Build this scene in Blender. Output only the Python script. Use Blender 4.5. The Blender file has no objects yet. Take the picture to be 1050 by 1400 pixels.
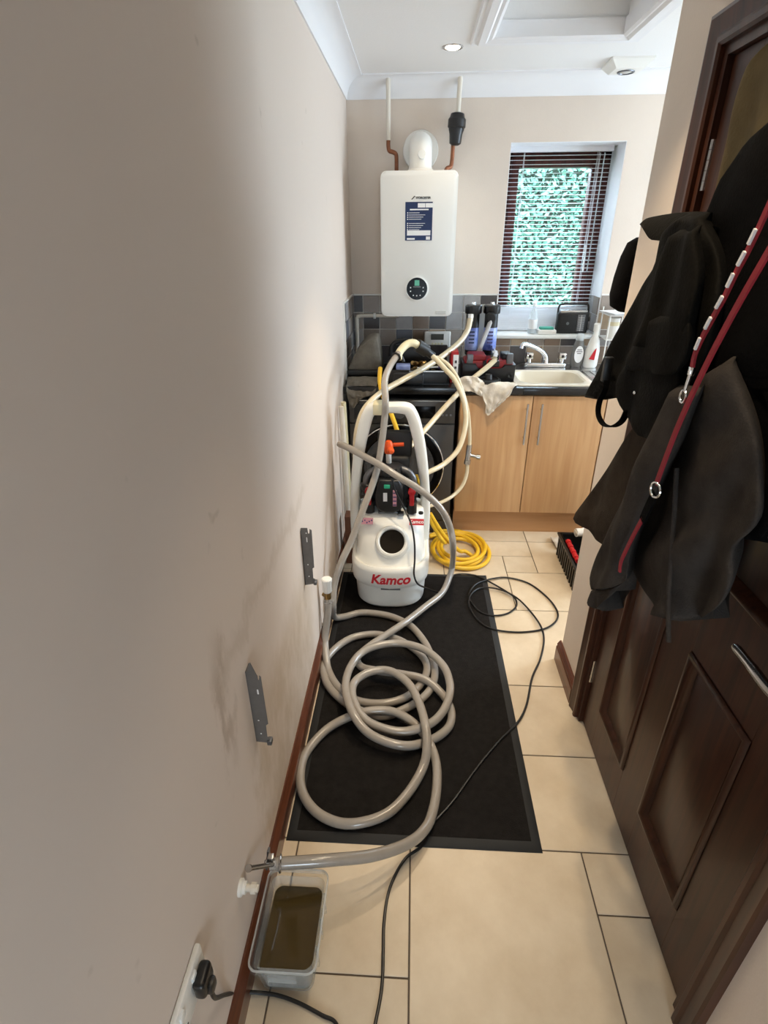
import bpy, bmesh, math, random
from mathutils import Vector, Matrix
PI = math.pi
rnd = random.Random(7)
sc = bpy.context.scene
COL = sc.collection

# ------------------------------------------------------------------ camera, world, lights, exposure
EYE = Vector((0, 0, 1.67)); FPX, PITCH, YAW, ROLL = 736.88, .47676, .05637, -.00687
FW = Vector((-math.sin(YAW)*math.cos(PITCH), math.cos(YAW)*math.cos(PITCH), -math.sin(PITCH)))
RT0 = Vector((math.cos(YAW), math.sin(YAW), 0)); UP0 = RT0.cross(FW)
RT = math.cos(ROLL)*RT0 + math.sin(ROLL)*UP0; UP = -math.sin(ROLL)*RT0 + math.cos(ROLL)*UP0
cd = bpy.data.cameras.new('camera'); cam = bpy.data.objects.new('camera', cd); COL.objects.link(cam)
cd.sensor_fit = 'VERTICAL'; cd.sensor_height = 24; cd.lens = FPX/1400*24; cd.clip_start = .02
cam.matrix_world = Matrix(((RT.x, UP.x, -FW.x, EYE.x), (RT.y, UP.y, -FW.y, EYE.y), (RT.z, UP.z, -FW.z, EYE.z), (0, 0, 0, 1)))
sc.camera = cam
sc.view_settings.view_transform = 'Standard'; sc.view_settings.look = 'None'
sc.view_settings.gamma = 1; sc.view_settings.use_curve_mapping = False
sc.view_settings.exposure = 0.38
w = bpy.data.worlds.new('World'); sc.world = w; w.use_nodes = True
bg = w.node_tree.nodes['Background']; bg.inputs[0].default_value = (.69, .85, 1, 1); bg.inputs[1].default_value = 14

def portal(name, loc, rot, sx, sy):
    l = bpy.data.lights.new(name, 'AREA'); l.shape = 'RECTANGLE'; l.size = sx; l.size_y = sy
    l.cycles.is_portal = True
    o = bpy.data.objects.new(name, l); COL.objects.link(o); o.location = loc; o.rotation_euler = rot
portal('window_portal', (.82, 3.86, 1.6), (-PI/2, 0, 0), .66, 1.05)
portal('side_window_portal', (2.86, 2.7, 1.5), (0, PI/2, 0), 1.2, 1.1)
portal('hall_portal', (.35, -1.46, .85), (PI/2, 0, 0), .5, .7)
DOWNLIGHTS = [(.145, 3.065, 4, 110), (.26, 2.15, 56, 76), (1.35, 2.9, 5, 100), (1.35, 2.2, 12, 100), (.3, .95, 23, 70), (.38, 1.55, 26, 68)]  # last entry is an added unseen lamp, brightening floor, machine and cabinets
WARM = (1, .80, .55)

# ------------------------------------------------------------------ helpers
def at(px, py, x=None, y=None, z=None):
    """point of the photographed ray on a plane of the room (surveying helper)"""
    d = FW + RT*((px-525)/FPX) + UP*((700-py)/FPX)
    t = (x-EYE.x)/d.x if x is not None else (y-EYE.y)/d.y if y is not None else (z-EYE.z)/d.z
    return EYE + d*t

def S(r, g, b):
    f = lambda c: (c/255/12.92) if c/255 <= .04045 else ((c/255+.055)/1.055)**2.4
    return (f(r), f(g), f(b), 1)

MATS = {}
def mat(name, col, rough=.5, metal=0., noise=0., nscale=8., bump=0., bscale=60., col2=None, rand=0., trans=0., ior=1.45, emit=0., coat=0., spec=.5):
    m = bpy.data.materials.new(name); m.use_nodes = True; nt = m.node_tree; N = nt.nodes; Lk = nt.links
    b = N['Principled BSDF']
    b.inputs['Base Color'].default_value = col; b.inputs['Roughness'].default_value = rough; b.inputs['Metallic'].default_value = metal
    b.inputs['Specular IOR Level'].default_value = spec
    if trans: b.inputs['Transmission Weight'].default_value = trans; b.inputs['IOR'].default_value = ior
    if emit: b.inputs['Emission Color'].default_value = col; b.inputs['Emission Strength'].default_value = emit
    if coat: b.inputs['Coat Weight'].default_value = coat
    tc = N.new('ShaderNodeTexCoord')
    last = None
    if noise or col2:
        n = N.new('ShaderNodeTexNoise'); n.inputs['Scale'].default_value = nscale; n.inputs['Detail'].default_value = 6; n.inputs['Roughness'].default_value = .6
        Lk.new(tc.outputs['Object'], n.inputs['Vector'])
        mx = N.new('ShaderNodeMix'); mx.data_type = 'RGBA'
        c2 = col2 or tuple(c*(1-noise) for c in col[:3])+(1,)
        mx.inputs['A'].default_value = col; mx.inputs['B'].default_value = c2
        r = N.new('ShaderNodeValToRGB'); r.color_ramp.elements[0].position = .35; r.color_ramp.elements[1].position = .68
        Lk.new(n.outputs['Fac'], r.inputs['Fac']); Lk.new(r.outputs['Color'], mx.inputs['Factor'])
        last = mx.outputs['Result']
    if rand:
        oi = N.new('ShaderNodeObjectInfo'); mr = N.new('ShaderNodeMapRange')
        mr.inputs['To Min'].default_value = 1-rand; mr.inputs['To Max'].default_value = 1+rand*.5
        Lk.new(oi.outputs['Random'], mr.inputs['Value'])
        hs = N.new('ShaderNodeHueSaturation'); Lk.new(mr.outputs['Result'], hs.inputs['Value'])
        if last: Lk.new(last, hs.inputs['Color'])
        else: hs.inputs['Color'].default_value = col
        last = hs.outputs['Color']
    if last: Lk.new(last, b.inputs['Base Color'])
    if bump:
        n2 = N.new('ShaderNodeTexNoise'); n2.inputs['Scale'].default_value = bscale; n2.inputs['Detail'].default_value = 4
        Lk.new(tc.outputs['Object'], n2.inputs['Vector'])
        bp = N.new('ShaderNodeBump'); bp.inputs['Strength'].default_value = bump; bp.inputs['Distance'].default_value = .004
        Lk.new(n2.outputs['Fac'], bp.inputs['Height']); Lk.new(bp.outputs['Normal'], b.inputs['Normal'])
    MATS[name] = m
    return m

def wood(name, c1, c2, rough, axis='z', scale=14, coat=0.):
    m = bpy.data.materials.new(name); m.use_nodes = True; nt = m.node_tree; N = nt.nodes; Lk = nt.links; b = N['Principled BSDF']
    tc = N.new('ShaderNodeTexCoord'); mp = N.new('ShaderNodeMapping')
    s = {'x': (.06, 1, 1), 'y': (1, .06, 1), 'z': (1, 1, .06)}[axis]
    mp.inputs['Scale'].default_value = tuple(v*scale for v in s)
    Lk.new(tc.outputs['Object'], mp.inputs['Vector'])
    n = N.new('ShaderNodeTexNoise'); n.inputs['Scale'].default_value = 3; n.inputs['Detail'].default_value = 8; n.inputs['Distortion'].default_value = .6
    Lk.new(mp.outputs['Vector'], n.inputs['Vector'])
    r = N.new('ShaderNodeValToRGB'); r.color_ramp.elements[0].position = .3; r.color_ramp.elements[1].position = .7
    r.color_ramp.elements[0].color = c1; r.color_ramp.elements[1].color = c2
    Lk.new(n.outputs['Fac'], r.inputs['Fac']); Lk.new(r.outputs['Color'], b.inputs['Base Color'])
    b.inputs['Roughness'].default_value = rough; b.inputs['Coat Weight'].default_value = coat; b.inputs['Specular IOR Level'].default_value = .3
    MATS[name] = m; return m

# palette
mat('ceiling_white', S(238, 236, 234), .8, bump=.15, bscale=90)
mat('cove_white', S(236, 235, 236), .7)
mat('wall_cream', S(224, 210, 196), .85, noise=.05, nscale=3, bump=.12, bscale=120)
mat('grout_floor', S(96, 84, 72), .9)
mat('grout_wall', S(228, 224, 218), .9)
mat('floor_tile', S(221, 205, 180), .38, col2=S(203, 184, 156), nscale=5, rand=.07, bump=.08, bscale=40)
for n, c in dict(tile_dark=(82, 77, 76), tile_taupe=(150, 138, 128), tile_grey=(170, 166, 164), tile_brown=(140, 118, 100), tile_tan=(182, 158, 130), tile_slate=(98, 100, 108)).items():
    mat(n, S(*c), .35, noise=.16, nscale=18, rand=.05)
wood('mahogany', S(46, 25, 16), S(76, 43, 28), .34, 'z', 16, .08)
wood('mahogany_y', S(74, 40, 25), S(112, 64, 42), .35, 'y', 16, .3)
wood('mahogany_window', S(58, 26, 22), S(88, 42, 36), .4, 'z', 16)
wood('beech', S(208, 168, 124), S(190, 146, 102), .42, 'z', 10)
wood('beech_x', S(186, 142, 100), S(170, 126, 86), .45, 'x', 10)
mat('worktop_black', S(30, 30, 32), .22, noise=.5, nscale=220)
mat('steel', S(200, 200, 200), .25, 1.)
mat('steel_dark', S(118, 120, 124), .42, .85, noise=.15, nscale=30)
mat('chrome', S(226, 228, 230), .08, 1.)
mat('brass', S(170, 140, 90), .3, 1., noise=.3, nscale=40)
mat('copper', S(150, 98, 72), .45, .7, noise=.35, nscale=20)
mat('white_plastic', S(238, 236, 230), .35)
mat('white_gloss', S(240, 240, 236), .42)
mat('pipe_paint', S(226, 218, 204), .5)
mat('black_plastic', S(20, 20, 21), .38)
mat('black_rubber', S(17, 17, 18), .6, noise=.3, nscale=30)
mat('black_gloss', S(6, 6, 7), .25, spec=.15)
mat('mat_black', S(36, 34, 33), .95, noise=.35, nscale=40, bump=.6, bscale=380, spec=.08)
mat('mat_edge', S(30, 32, 34), .7, noise=.2, nscale=20)
mat('graphite', S(66, 63, 60), .38, .1)
mat('graphite_dark', S(36, 36, 38), .35)
mat('bracket_grey', S(116, 113, 110), .5, .3, noise=.15, nscale=40)
mat('tank_poly', S(238, 238, 232), .38, noise=.04, nscale=6)
mat('hole_shade', S(34, 29, 23), .8, spec=.1)
mat('hose_grey', S(160, 153, 144), .2, coat=.4, noise=.10, nscale=14)
mat('hose_cream', S(222, 208, 176), .2, coat=.4, noise=.12, nscale=14)
mat('hose_clear', S(196, 196, 196), .15, .3)
mat('hose_yellow', S(235, 188, 44), .38, noise=.1, nscale=20)
mat('cable_black', S(16, 16, 17), .42)
mat('orange', S(240, 92, 30), .4)
mat('red', S(178, 24, 30), .4)
mat('red_dark', S(138, 26, 34), .45)
mat('red_label', S(200, 28, 44), .5)
mat('navy_label', S(30, 52, 96), .4, col2=S(22, 38, 78), nscale=6)
mat('blue_label', S(70, 98, 190), .35, col2=S(190, 205, 245), nscale=9)
mat('paper', S(242, 242, 242), .7)
mat('pink_flag', S(214, 150, 160), .6)
mat('flag_blue', S(70, 60, 110), .6)
mat('screen_green', S(70, 150, 120), .3, emit=.25)
mat('switch_green', S(40, 150, 110), .3, emit=.25)
mat('lcd', S(92, 92, 84), .25)
mat('lamp_glow', (1, .88, .68, 1), .5, emit=12)
mat('lamp_glass', S(200, 198, 190), .3)
mat('blind_white', S(232, 234, 238), .4)
mat('hedge_leaf', S(62, 106, 88), .5, col2=S(112, 156, 136), nscale=6)
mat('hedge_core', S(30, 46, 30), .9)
mat('lawn', S(110, 130, 86), .95, noise=.3, nscale=20)
mat('cloth_black', S(11, 10, 10), .95, noise=.35, nscale=20, bump=.4, bscale=200, spec=.08)
mat('cloth_wax', S(21, 19, 15), .8, noise=.35, nscale=14, bump=.4, bscale=160, spec=.08)
mat('cloth_fleece', S(66, 61, 57), .97, noise=.25, nscale=30, bump=.5, bscale=300, spec=.08)
mat('cloth_fleece_brown', S(66, 57, 48), .97, noise=.25, nscale=30, bump=.5, bscale=300, spec=.08)
mat('cloth_khaki', S(124, 108, 78), .9, noise=.25, nscale=12, bump=.4, bscale=160, spec=.08)
mat('lead_red', S(150, 22, 38), .7, noise=.2, nscale=60)
mat('canvas_grey', S(112, 105, 94), .9, noise=.35, nscale=22, bump=.5, bscale=120)
mat('rag', S(222, 214, 200), .95, col2=S(188, 180, 170), nscale=14, bump=.4, bscale=90)
mat('sink_cream', S(236, 226, 206), .2)
mat('water_brown', S(74, 60, 30), .06, noise=.15, nscale=9)
mat('soap_grey', S(120, 120, 118), .25)
mat('green_sponge', S(70, 160, 140), .8)
mat('wood_block', S(120, 74, 48), .7, noise=.3, nscale=20)
mat('cream_plastic', S(226, 216, 180), .4)

def thin_clear(name, tint, fac, rough=.08):
    m = bpy.data.materials.new(name); m.use_nodes = True; nt = m.node_tree; N = nt.nodes; N.remove(N['Principled BSDF'])
    t = N.new('ShaderNodeBsdfTransparent'); t.inputs[0].default_value = (.97, .98, .98, 1)
    g = N.new('ShaderNodeBsdfPrincipled'); g.inputs['Base Color'].default_value = tint; g.inputs['Roughness'].default_value = rough
    mx = N.new('ShaderNodeMixShader'); fr = N.new('ShaderNodeLayerWeight'); fr.inputs[0].default_value = .25
    ad = N.new('ShaderNodeMath'); ad.operation = 'ADD'; ad.inputs[1].default_value = fac; ad.use_clamp = True
    ml = N.new('ShaderNodeMath'); ml.operation = 'MULTIPLY'; ml.inputs[1].default_value = .3
    nt.links.new(fr.outputs['Fresnel'], ml.inputs[0]); nt.links.new(ml.outputs[0], ad.inputs[0]); nt.links.new(ad.outputs[0], mx.inputs[0])
    nt.links.new(t.outputs[0], mx.inputs[1]); nt.links.new(g.outputs[0], mx.inputs[2]); nt.links.new(mx.outputs[0], N['Material Output'].inputs[0])
    MATS[name] = m
thin_clear('window_glass', (.9, .95, 1, 1), .01, .02)
thin_clear('tub_plastic', (.85, .87, .86, 1), .02, .15)
thin_clear('tub_rim', (.88, .9, .9, 1), .3, .2)
thin_clear('clear_bottle', (.85, .92, .95, 1), .35, .1)
thin_clear('door_glass', (.12, .12, .13, 1), .55, .05)

def left_wall_mat():
    m = bpy.data.materials.new('wall_left_plaster'); m.use_nodes = True; nt = m.node_tree; N = nt.nodes; Lk = nt.links; b = N['Principled BSDF']
    b.inputs['Roughness'].default_value = .8
    tc = N.new('ShaderNodeTexCoord'); sx = N.new('ShaderNodeSeparateXYZ'); Lk.new(tc.outputs['Object'], sx.inputs[0])
    def M_(op, a, b_, clamp=False):
        n = N.new('ShaderNodeMath'); n.operation = op; n.use_clamp = clamp
        for i, v in enumerate((a, b_)):
            if isinstance(v, (int, float)): n.inputs[i].default_value = v
            else: Lk.new(v, n.inputs[i])
        return n.outputs[0]
    def band(v, lo, hi, soft):
        def ss(a, c):
            n = N.new('ShaderNodeMapRange'); n.interpolation_type = 'SMOOTHSTEP'; Lk.new(v, n.inputs['Value'])
            n.inputs['From Min'].default_value = a; n.inputs['From Max'].default_value = c; return n.outputs['Result']
        return M_('SUBTRACT', ss(lo-soft, lo+soft), ss(hi-soft, hi+soft), True)
    Y, Z = sx.outputs['Y'], sx.outputs['Z']
    mp = N.new('ShaderNodeMapping'); mp.inputs['Scale'].default_value = (3, 6, 3); Lk.new(tc.outputs['Object'], mp.inputs['Vector'])
    n1 = N.new('ShaderNodeTexNoise'); n1.inputs['Scale'].default_value = 2.2; n1.inputs['Detail'].default_value = 8; n1.inputs['Roughness'].default_value = .65; Lk.new(mp.outputs[0], n1.inputs['Vector'])
    wob = M_('MULTIPLY', M_('SUBTRACT', n1.outputs['Fac'], .5), .25)
    Yw = M_('ADD', Y, wob); Zw = M_('ADD', Z, wob)
    # grime where the radiator hung, a tide mark above it and a rusty patch at its near end
    r1 = N.new('ShaderNodeValToRGB'); r1.color_ramp.elements[0].position = .4; r1.color_ramp.elements[1].position = .62; Lk.new(n1.outputs['Fac'], r1.inputs['Fac'])
    d = M_('MULTIPLY', M_('MULTIPLY', band(Yw, .92, 1.72, .06), band(Zw, .05, .56, .07)), M_('ADD', M_('MULTIPLY', r1.outputs['Color'], .5), .5))
    tide = M_('MULTIPLY', M_('MULTIPLY', band(Yw, .80, 1.75, .05), band(Zw, .83, .87, .035)), .55)
    rust = M_('MULTIPLY', M_('MULTIPLY', band(Yw, .79, .83, .035), band(Zw, .62, .90, .1)), .9)
    c = None
    def mixc(prev, col, f, amt):
        mx = N.new('ShaderNodeMix'); mx.data_type = 'RGBA'
        if isinstance(prev, tuple): mx.inputs['A'].default_value = prev
        else: Lk.new(prev, mx.inputs['A'])
        mx.inputs['B'].default_value = col; Lk.new(M_('MULTIPLY', f, amt), mx.inputs['Factor']); return mx.outputs['Result']
    c = mixc(S(220, 206, 194), S(186, 166, 140), d, .7)
    c = mixc(c, S(170, 150, 124), tide, .55); c = mixc(c, S(140, 112, 80), rust, .6)
    sp = N.new('ShaderNodeTexNoise'); sp.inputs['Scale'].default_value = 14; sp.inputs['Detail'].default_value = 2; Lk.new(tc.outputs['Object'], sp.inputs['Vector'])
    rs = N.new('ShaderNodeValToRGB'); rs.color_ramp.elements[0].position = .74; rs.color_ramp.elements[1].position = .80; Lk.new(sp.outputs['Fac'], rs.inputs['Fac'])
    c = mixc(c, S(170, 156, 140), rs.outputs['Color'], .3)
    Lk.new(c, b.inputs['Base Color'])
    n2 = N.new('ShaderNodeTexNoise'); n2.inputs['Scale'].default_value = 3.0; n2.inputs['Detail'].default_value = 4; Lk.new(tc.outputs['Object'], n2.inputs['Vector'])
    bp = N.new('ShaderNodeBump'); bp.inputs['Strength'].default_value = .35; bp.inputs['Distance'].default_value = .02
    Lk.new(n2.outputs['Fac'], bp.inputs['Height']); Lk.new(bp.outputs['Normal'], b.inputs['Normal'])
    MATS['wall_left_plaster'] = m
left_wall_mat()

class MB:
    def __init__(s): s.bm = bmesh.new()
    def box(s, x0, x1, y0, y1, z0, z1, bev=0., seg=2, rot=None):
        r = bmesh.ops.create_cube(s.bm, size=1); vs = r['verts']
        c = Vector(((x0+x1)/2, (y0+y1)/2, (z0+z1)/2))
        for v in vs: v.co = Vector((v.co.x*(x1-x0), v.co.y*(y1-y0), v.co.z*(z1-z0)))
        if bev:
            es = list({e for v in vs for e in v.link_edges})
            q = bmesh.ops.bevel(s.bm, geom=es, offset=bev, segments=seg, affect='EDGES', profile=.5)
            vs = list({v for f in q['faces'] for v in f.verts} | {v for v in vs if v.is_valid})
        if rot is not None:
            for v in vs: v.co = rot @ v.co
        for v in vs: v.co += c
        return s
    def loop_skin(s, loops, cap0=True, cap1=True, closed=True):
        rows = [[s.bm.verts.new(p) for p in l] for l in loops]
        n = len(rows[0])
        for a, b in zip(rows, rows[1:]):
            for i in range(n if closed else n-1):
                j = (i+1) % n
                s.bm.faces.new((a[i], a[j], b[j], b[i]))
        if cap0 and closed: s.bm.faces.new(rows[0][::-1])
        if cap1 and closed: s.bm.faces.new(rows[-1])
        return s
    def tube(s, pts, r, seg=10, cap=True, flat=1.):
        pts = [Vector(p) for p in pts]; n = len(pts)
        rs = r if isinstance(r, (list, tuple)) else [r]*n
        t0 = (pts[1]-pts[0]).normalized(); u = t0.orthogonal().normalized(); loops = []
        pt = t0
        for i, p in enumerate(pts):
            t = (pts[min(i+1, n-1)]-pts[max(i-1, 0)])
            t = t.normalized() if t.length > 1e-9 else pt
            q = pt.rotation_difference(t); u = q @ u; u = (u - t*u.dot(t)).normalized(); v = t.cross(u); pt = t
            loops.append([p + (u*math.cos(a)+v*math.sin(a)*flat)*rs[i] for a in (2*PI*k/seg for k in range(seg))])
        return s.loop_skin(loops, cap, cap)
    def cyl(s, p0, p1, r0, r1=None, seg=20):
        return s.tube([p0, p1], [r0, r1 if r1 is not None else r0], seg)
    def lathe(s, c, prof, seg=28, axis=(0, 0, 1), ribs=0, ribamp=0.):
        ax = Vector(axis).normalized(); q = Vector((0, 0, 1)).rotation_difference(ax); c = Vector(c); loops = []
        for r, h in prof:
            r = max(r, 1e-4)
            loops.append([c + q @ Vector((math.cos(a)*r*(1+ribamp*math.cos(ribs*a)), math.sin(a)*r*(1+ribamp*math.cos(ribs*a)), h)) for a in (2*PI*k/seg for k in range(seg))])
        return s.loop_skin(loops)
    def prism(s, pts, axis, a0, a1, bev=0., seg=2):
        """polygon given in the two other axes, extruded along axis"""
        def P(p, a): return {'x': Vector((a, p[0], p[1])), 'y': Vector((p[0], a, p[1])), 'z': Vector((p[0], p[1], a))}[axis]
        before = set(s.bm.verts)
        A = [s.bm.verts.new(P(p, a0)) for p in pts]; B = [s.bm.verts.new(P(p, a1)) for p in pts]; n = len(pts)
        fs = [s.bm.faces.new(A), s.bm.faces.new(B[::-1])]+[s.bm.faces.new((A[i], A[(i+1) % n], B[(i+1) % n], B[i])) for i in range(n)]
        if bev:
            es = [e for f in fs[:2] for e in f.edges]
            bmesh.ops.bevel(s.bm, geom=es, offset=bev, segments=seg, affect='EDGES', profile=.5)
        return s
    def sphere(s, c, r, sx=1, sy=1, sz=1, u=16, v=10):
        q = bmesh.ops.create_uvsphere(s.bm, u_segments=u, v_segments=v, radius=r)
        for k in q['verts']: k.co = Vector((k.co.x*sx, k.co.y*sy, k.co.z*sz)) + Vector(c)
        return s
    def ring(s, c, R, r, axis=(0, 0, 1), seg=28, sub=8):
        ax = Vector(axis).normalized(); q = Vector((0, 0, 1)).rotation_difference(ax); c = Vector(c)
        L = [[c + q @ Vector((math.cos(a)*(R+r*math.cos(b)), math.sin(a)*(R+r*math.cos(b)), r*math.sin(b))) for b in (2*PI*k/sub for k in range(sub))] for a in (2*PI*k/seg for k in range(seg+1))]
        return s.loop_skin(L, False, False)

def dot(o, **k):
    for a, b in k.items():
        if b is not None: o[a] = b
    return o
def obj(name, mb, m, parent=None, smooth=True, label=None, angle=35):
    bm = mb.bm
    bmesh.ops.remove_doubles(bm, verts=bm.verts, dist=1e-6)
    bmesh.ops.recalc_face_normals(bm, faces=bm.faces)
    me = bpy.data.meshes.new(name); bm.to_mesh(me); bm.free()
    me.materials.append(MATS[m])
    if smooth:
        me.shade_smooth()
        try: me.set_sharp_from_angle(angle=math.radians(angle))
        except Exception: pass
    o = bpy.data.objects.new(name, me); COL.objects.link(o)
    if parent is not None:
        o.parent = parent
        o.matrix_parent_inverse = (Matrix.Translation(ROOT.get(parent.name, Vector((0, 0, 0))))).inverted()
    if label: o['label'] = label
    return o
ROOT = {}
def thing(name, label, cat, loc, group=None):
    o = bpy.data.objects.new(name, None); COL.objects.link(o); o.location = loc; o.empty_display_size = .05
    ROOT[o.name] = Vector(loc)
    return dot(o, label=label, category=cat, group=group)
def tag(o, label, cat, group=None): return dot(o, label=label, category=cat, group=group)
def struct(o): o['kind'] = 'structure'; return o
def text_mesh(name, body, m, parent, origin, xdir, ydir, size, bold=0., shear=0., squash=1., ext=.0006, align='CENTER'):
    c = bpy.data.curves.new(name, 'FONT'); c.body = body; c.size = size; c.extrude = ext; c.shear = shear; c.align_x = align; c.align_y = 'CENTER'; c.offset = bold
    t = bpy.data.objects.new('text_source', c); COL.objects.link(t)
    bpy.context.view_layer.update()
    me = bpy.data.meshes.new_from_object(t.evaluated_get(bpy.context.evaluated_depsgraph_get()))
    bpy.data.objects.remove(t); bpy.data.curves.remove(c)
    X = Vector(xdir).normalized(); Y = Vector(ydir).normalized(); Z = X.cross(Y); O = Vector(origin)
    for v in me.vertices: v.co = O + X*v.co.x*squash + Y*v.co.y + Z*v.co.z
    me.materials.clear(); me.materials.append(MATS[m])
    o = bpy.data.objects.new(name, me); COL.objects.link(o); me.name = name
    if parent is not None:
        o.parent = parent; o.matrix_parent_inverse = Matrix.Translation(ROOT.get(parent.name, Vector((0, 0, 0)))).inverted()
    return o
def smooth(pts, per=8, closed=False):
    P = [Vector(p) for p in pts]; n = len(P); out = []
    for i in range(n if closed else n-1):
        g = (lambda k: P[k % n]) if closed else (lambda k: P[max(0, min(n-1, k))])
        a, b, c, d = g(i-1), g(i), g(i+1), g(i+2)
        for k in range(per):
            t = k/per
            out.append(.5*((2*b)+(c-a)*t+(2*a-5*b+4*c-d)*t*t+(3*b-a-3*c+d)*t**3))
    if not closed: out.append(P[-1])
    return out

# ------------------------------------------------------------------ the room
L, R, B, H = -.39, .66, 3.57, 2.4
KX, KY0, HY = 2.8, 1.835, -1.4          # kitchen right wall, its front wall line, wall behind the camera
GX, GY, PX, PY = .017, .67, .1725, .1692

floor = struct(obj('floor', MB().box(L-.1, KX+.1, HY-.1, B+.35, -.08, -.0025), 'grout_floor', smooth=False))
def tiles_floor():
    i0, i1, j0, j1 = -3, 16, -12, 17
    taken = {}
    rects = [(-2,0,2,2),(-3,0,1,2),(0,-1,3,3),(3,1,2,1),(3,-1,2,2),(-2,-2,2,2),(-3,-2,1,2),(2,2,3,2),(2,4,3,2),(2,6,3,3),(3,9,2,2),(1,9,2,3),(3,11,1,1),(1,12,3,1),(4,11,2,2),(4,13,3,2),(1,13,3,2)]
    out = []
    def put(r):
        for a in range(r[2]):
            for b in range(r[3]): taken[(r[0]+a, r[1]+b)] = 1
        out.append(r)
    for r in rects: put(r)
    for j in range(j0, j1):
        for i in range(i0, i1):
            if (i, j) in taken: continue
            cand = [(3,2),(2,2),(3,3),(2,1),(1,1),(1,2)]; rnd.shuffle(cand); cand += [(1,1)]
            for ww, hh in cand:
                if all((i+a, j+b) not in taken and i+a < i1 and j+b < j1 for a in range(ww) for b in range(hh)):
                    put((i, j, ww, hh)); break
    cache = {}; g = .0022
    for (i, j, ww, hh) in out:
        x0, x1, y0, y1 = GX+i*PX+g, GX+(i+ww)*PX-g, GY+j*PY+g, GY+(j+hh)*PY-g
        x0 = max(x0, L+.002); x1 = min(x1, KX-.002); y0 = max(y0, HY+.002); y1 = min(y1, B-.002)
        if x1-x0 < .02 or y1-y0 < .02 or (x0 > R+.1 and y1 < KY0-.12): continue
        key = (round(x1-x0, 3), round(y1-y0, 3))
        if key not in cache:
            hx, hy = (x1-x0)/2, (y1-y0)/2
            o = obj('tile', MB().box(-hx, hx, -hy, hy, -.004, 0, .0012, 1), 'floor_tile', floor, smooth=False); cache[key] = o.data
        else:
            o = bpy.data.objects.new('tile', cache[key]); COL.objects.link(o); o.parent = floor
        o.location = ((x0+x1)/2, (y0+y1)/2, 0)
tiles_floor()

wl = struct(obj('wall_left', MB().box(L-.1, L, HY-.1, B+.3, 0, H+.1), 'wall_left_plaster', smooth=False))
WX0, WX1, WZ0, WZ1 = .507, 1.128, 1.10, 2.108
m = MB()
m.box(L, WX0, B, B+.3, 0, H+.1); m.box(WX1, KX+.1, B, B+.3, 0, H+.1); m.box(WX0, WX1, B, B+.3, WZ1, H+.1); m.box(WX0, WX1, B, B+.3, 0, WZ0-.02)
wb = struct(obj('wall_back', m, 'wall_cream', smooth=False))
DY0, DY1, DZ = .625, 1.535, 2.03          # door opening
m = MB()
m.box(R, R+.1, DY1, KY0, 0, H+.1); m.box(R, R+.1, HY, DY0, 0, H+.1); m.box(R, R+.1, DY0, DY1, DZ, H+.1)
m.box(R+.1, KX, KY0-.1, KY0, 0, H+.1)
struct(obj('wall_right', m, 'wall_cream', smooth=False))
struct(obj('wall_cupboard', MB().box(R+.6, R+.65, DY0-.2, KY0-.1, 0, H), 'wall_cream', smooth=False))
m = MB(); m.box(KX, KX+.1, KY0-.1, 2.15, 0, H+.1); m.box(KX, KX+.1, 3.25, B+.3, 0, H+.1); m.box(KX, KX+.1, 2.15, 3.25, 2.1, H+.1); m.box(KX, KX+.1, 2.15, 3.25, 0, .95)
struct(obj('wall_kitchen', m, 'wall_cream', smooth=False))
m = MB(); m.box(L, .1, HY-.1, HY, 0, H+.1); m.box(.6, R+.1, HY-.1, HY, 0, H+.1); m.box(.1, .6, HY-.1, HY, 1.2, H+.1); m.box(.1, .6, HY-.1, HY, 0, .5)
struct(obj('wall_front', m, 'wall_cream', smooth=False))
# ceiling with loft opening
LX0, LX1, LY0, LY1 = .30, .85, 2.28, 2.94
m = MB()
m.box(L-.1, LX0, HY-.1, B+.3, H, H+.12); m.box(LX1, KX+.1, HY-.1, B+.3, H, H+.12); m.box(LX0, LX1, HY-.1, LY0, H, H+.12); m.box(LX0, LX1, LY1, B+.3, H, H+.12)
struct(obj('ceiling', m, 'ceiling_white', smooth=False))
lh = thing('loft_hatch', 'white loft hatch set in a moulded frame in the ceiling', 'hatch', (LX0, LY0, H))
obj('hatch_panel', MB().box(LX0-.01, LX1+.01, LY0-.01, LY1+.01, H+.12, H+.14), 'ceiling_white', lh, smooth=False)
def frame_ring(x0, x1, y0, y1, prof):
    """mitred rectangular moulding: prof = list of (inset outward, z)"""
    mb = MB(); loops = []
    for (ox, oy) in ((x0, y0), (x1, y0), (x1, y1), (x0, y1), (x0, y0)):
        sx = -1 if ox == x0 else 1; sy = -1 if oy == y0 else 1
        loops.append([(ox+sx*d, oy+sy*d, z) for d, z in prof])
    return mb.loop_skin(loops, False, False)
obj('hatch_frame', frame_ring(LX0, LX1, LY0, LY1, [(-.001, H+.05), (-.012, H+.05), (-.012, H-.006), (.0, H-.012), (.012, H-.008), (.022, H-.018), (.05, H-.018), (.062, H-.008), (.078, H-.010), (.084, H), (.05, H+.01)]), 'cove_white', lh)
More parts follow.
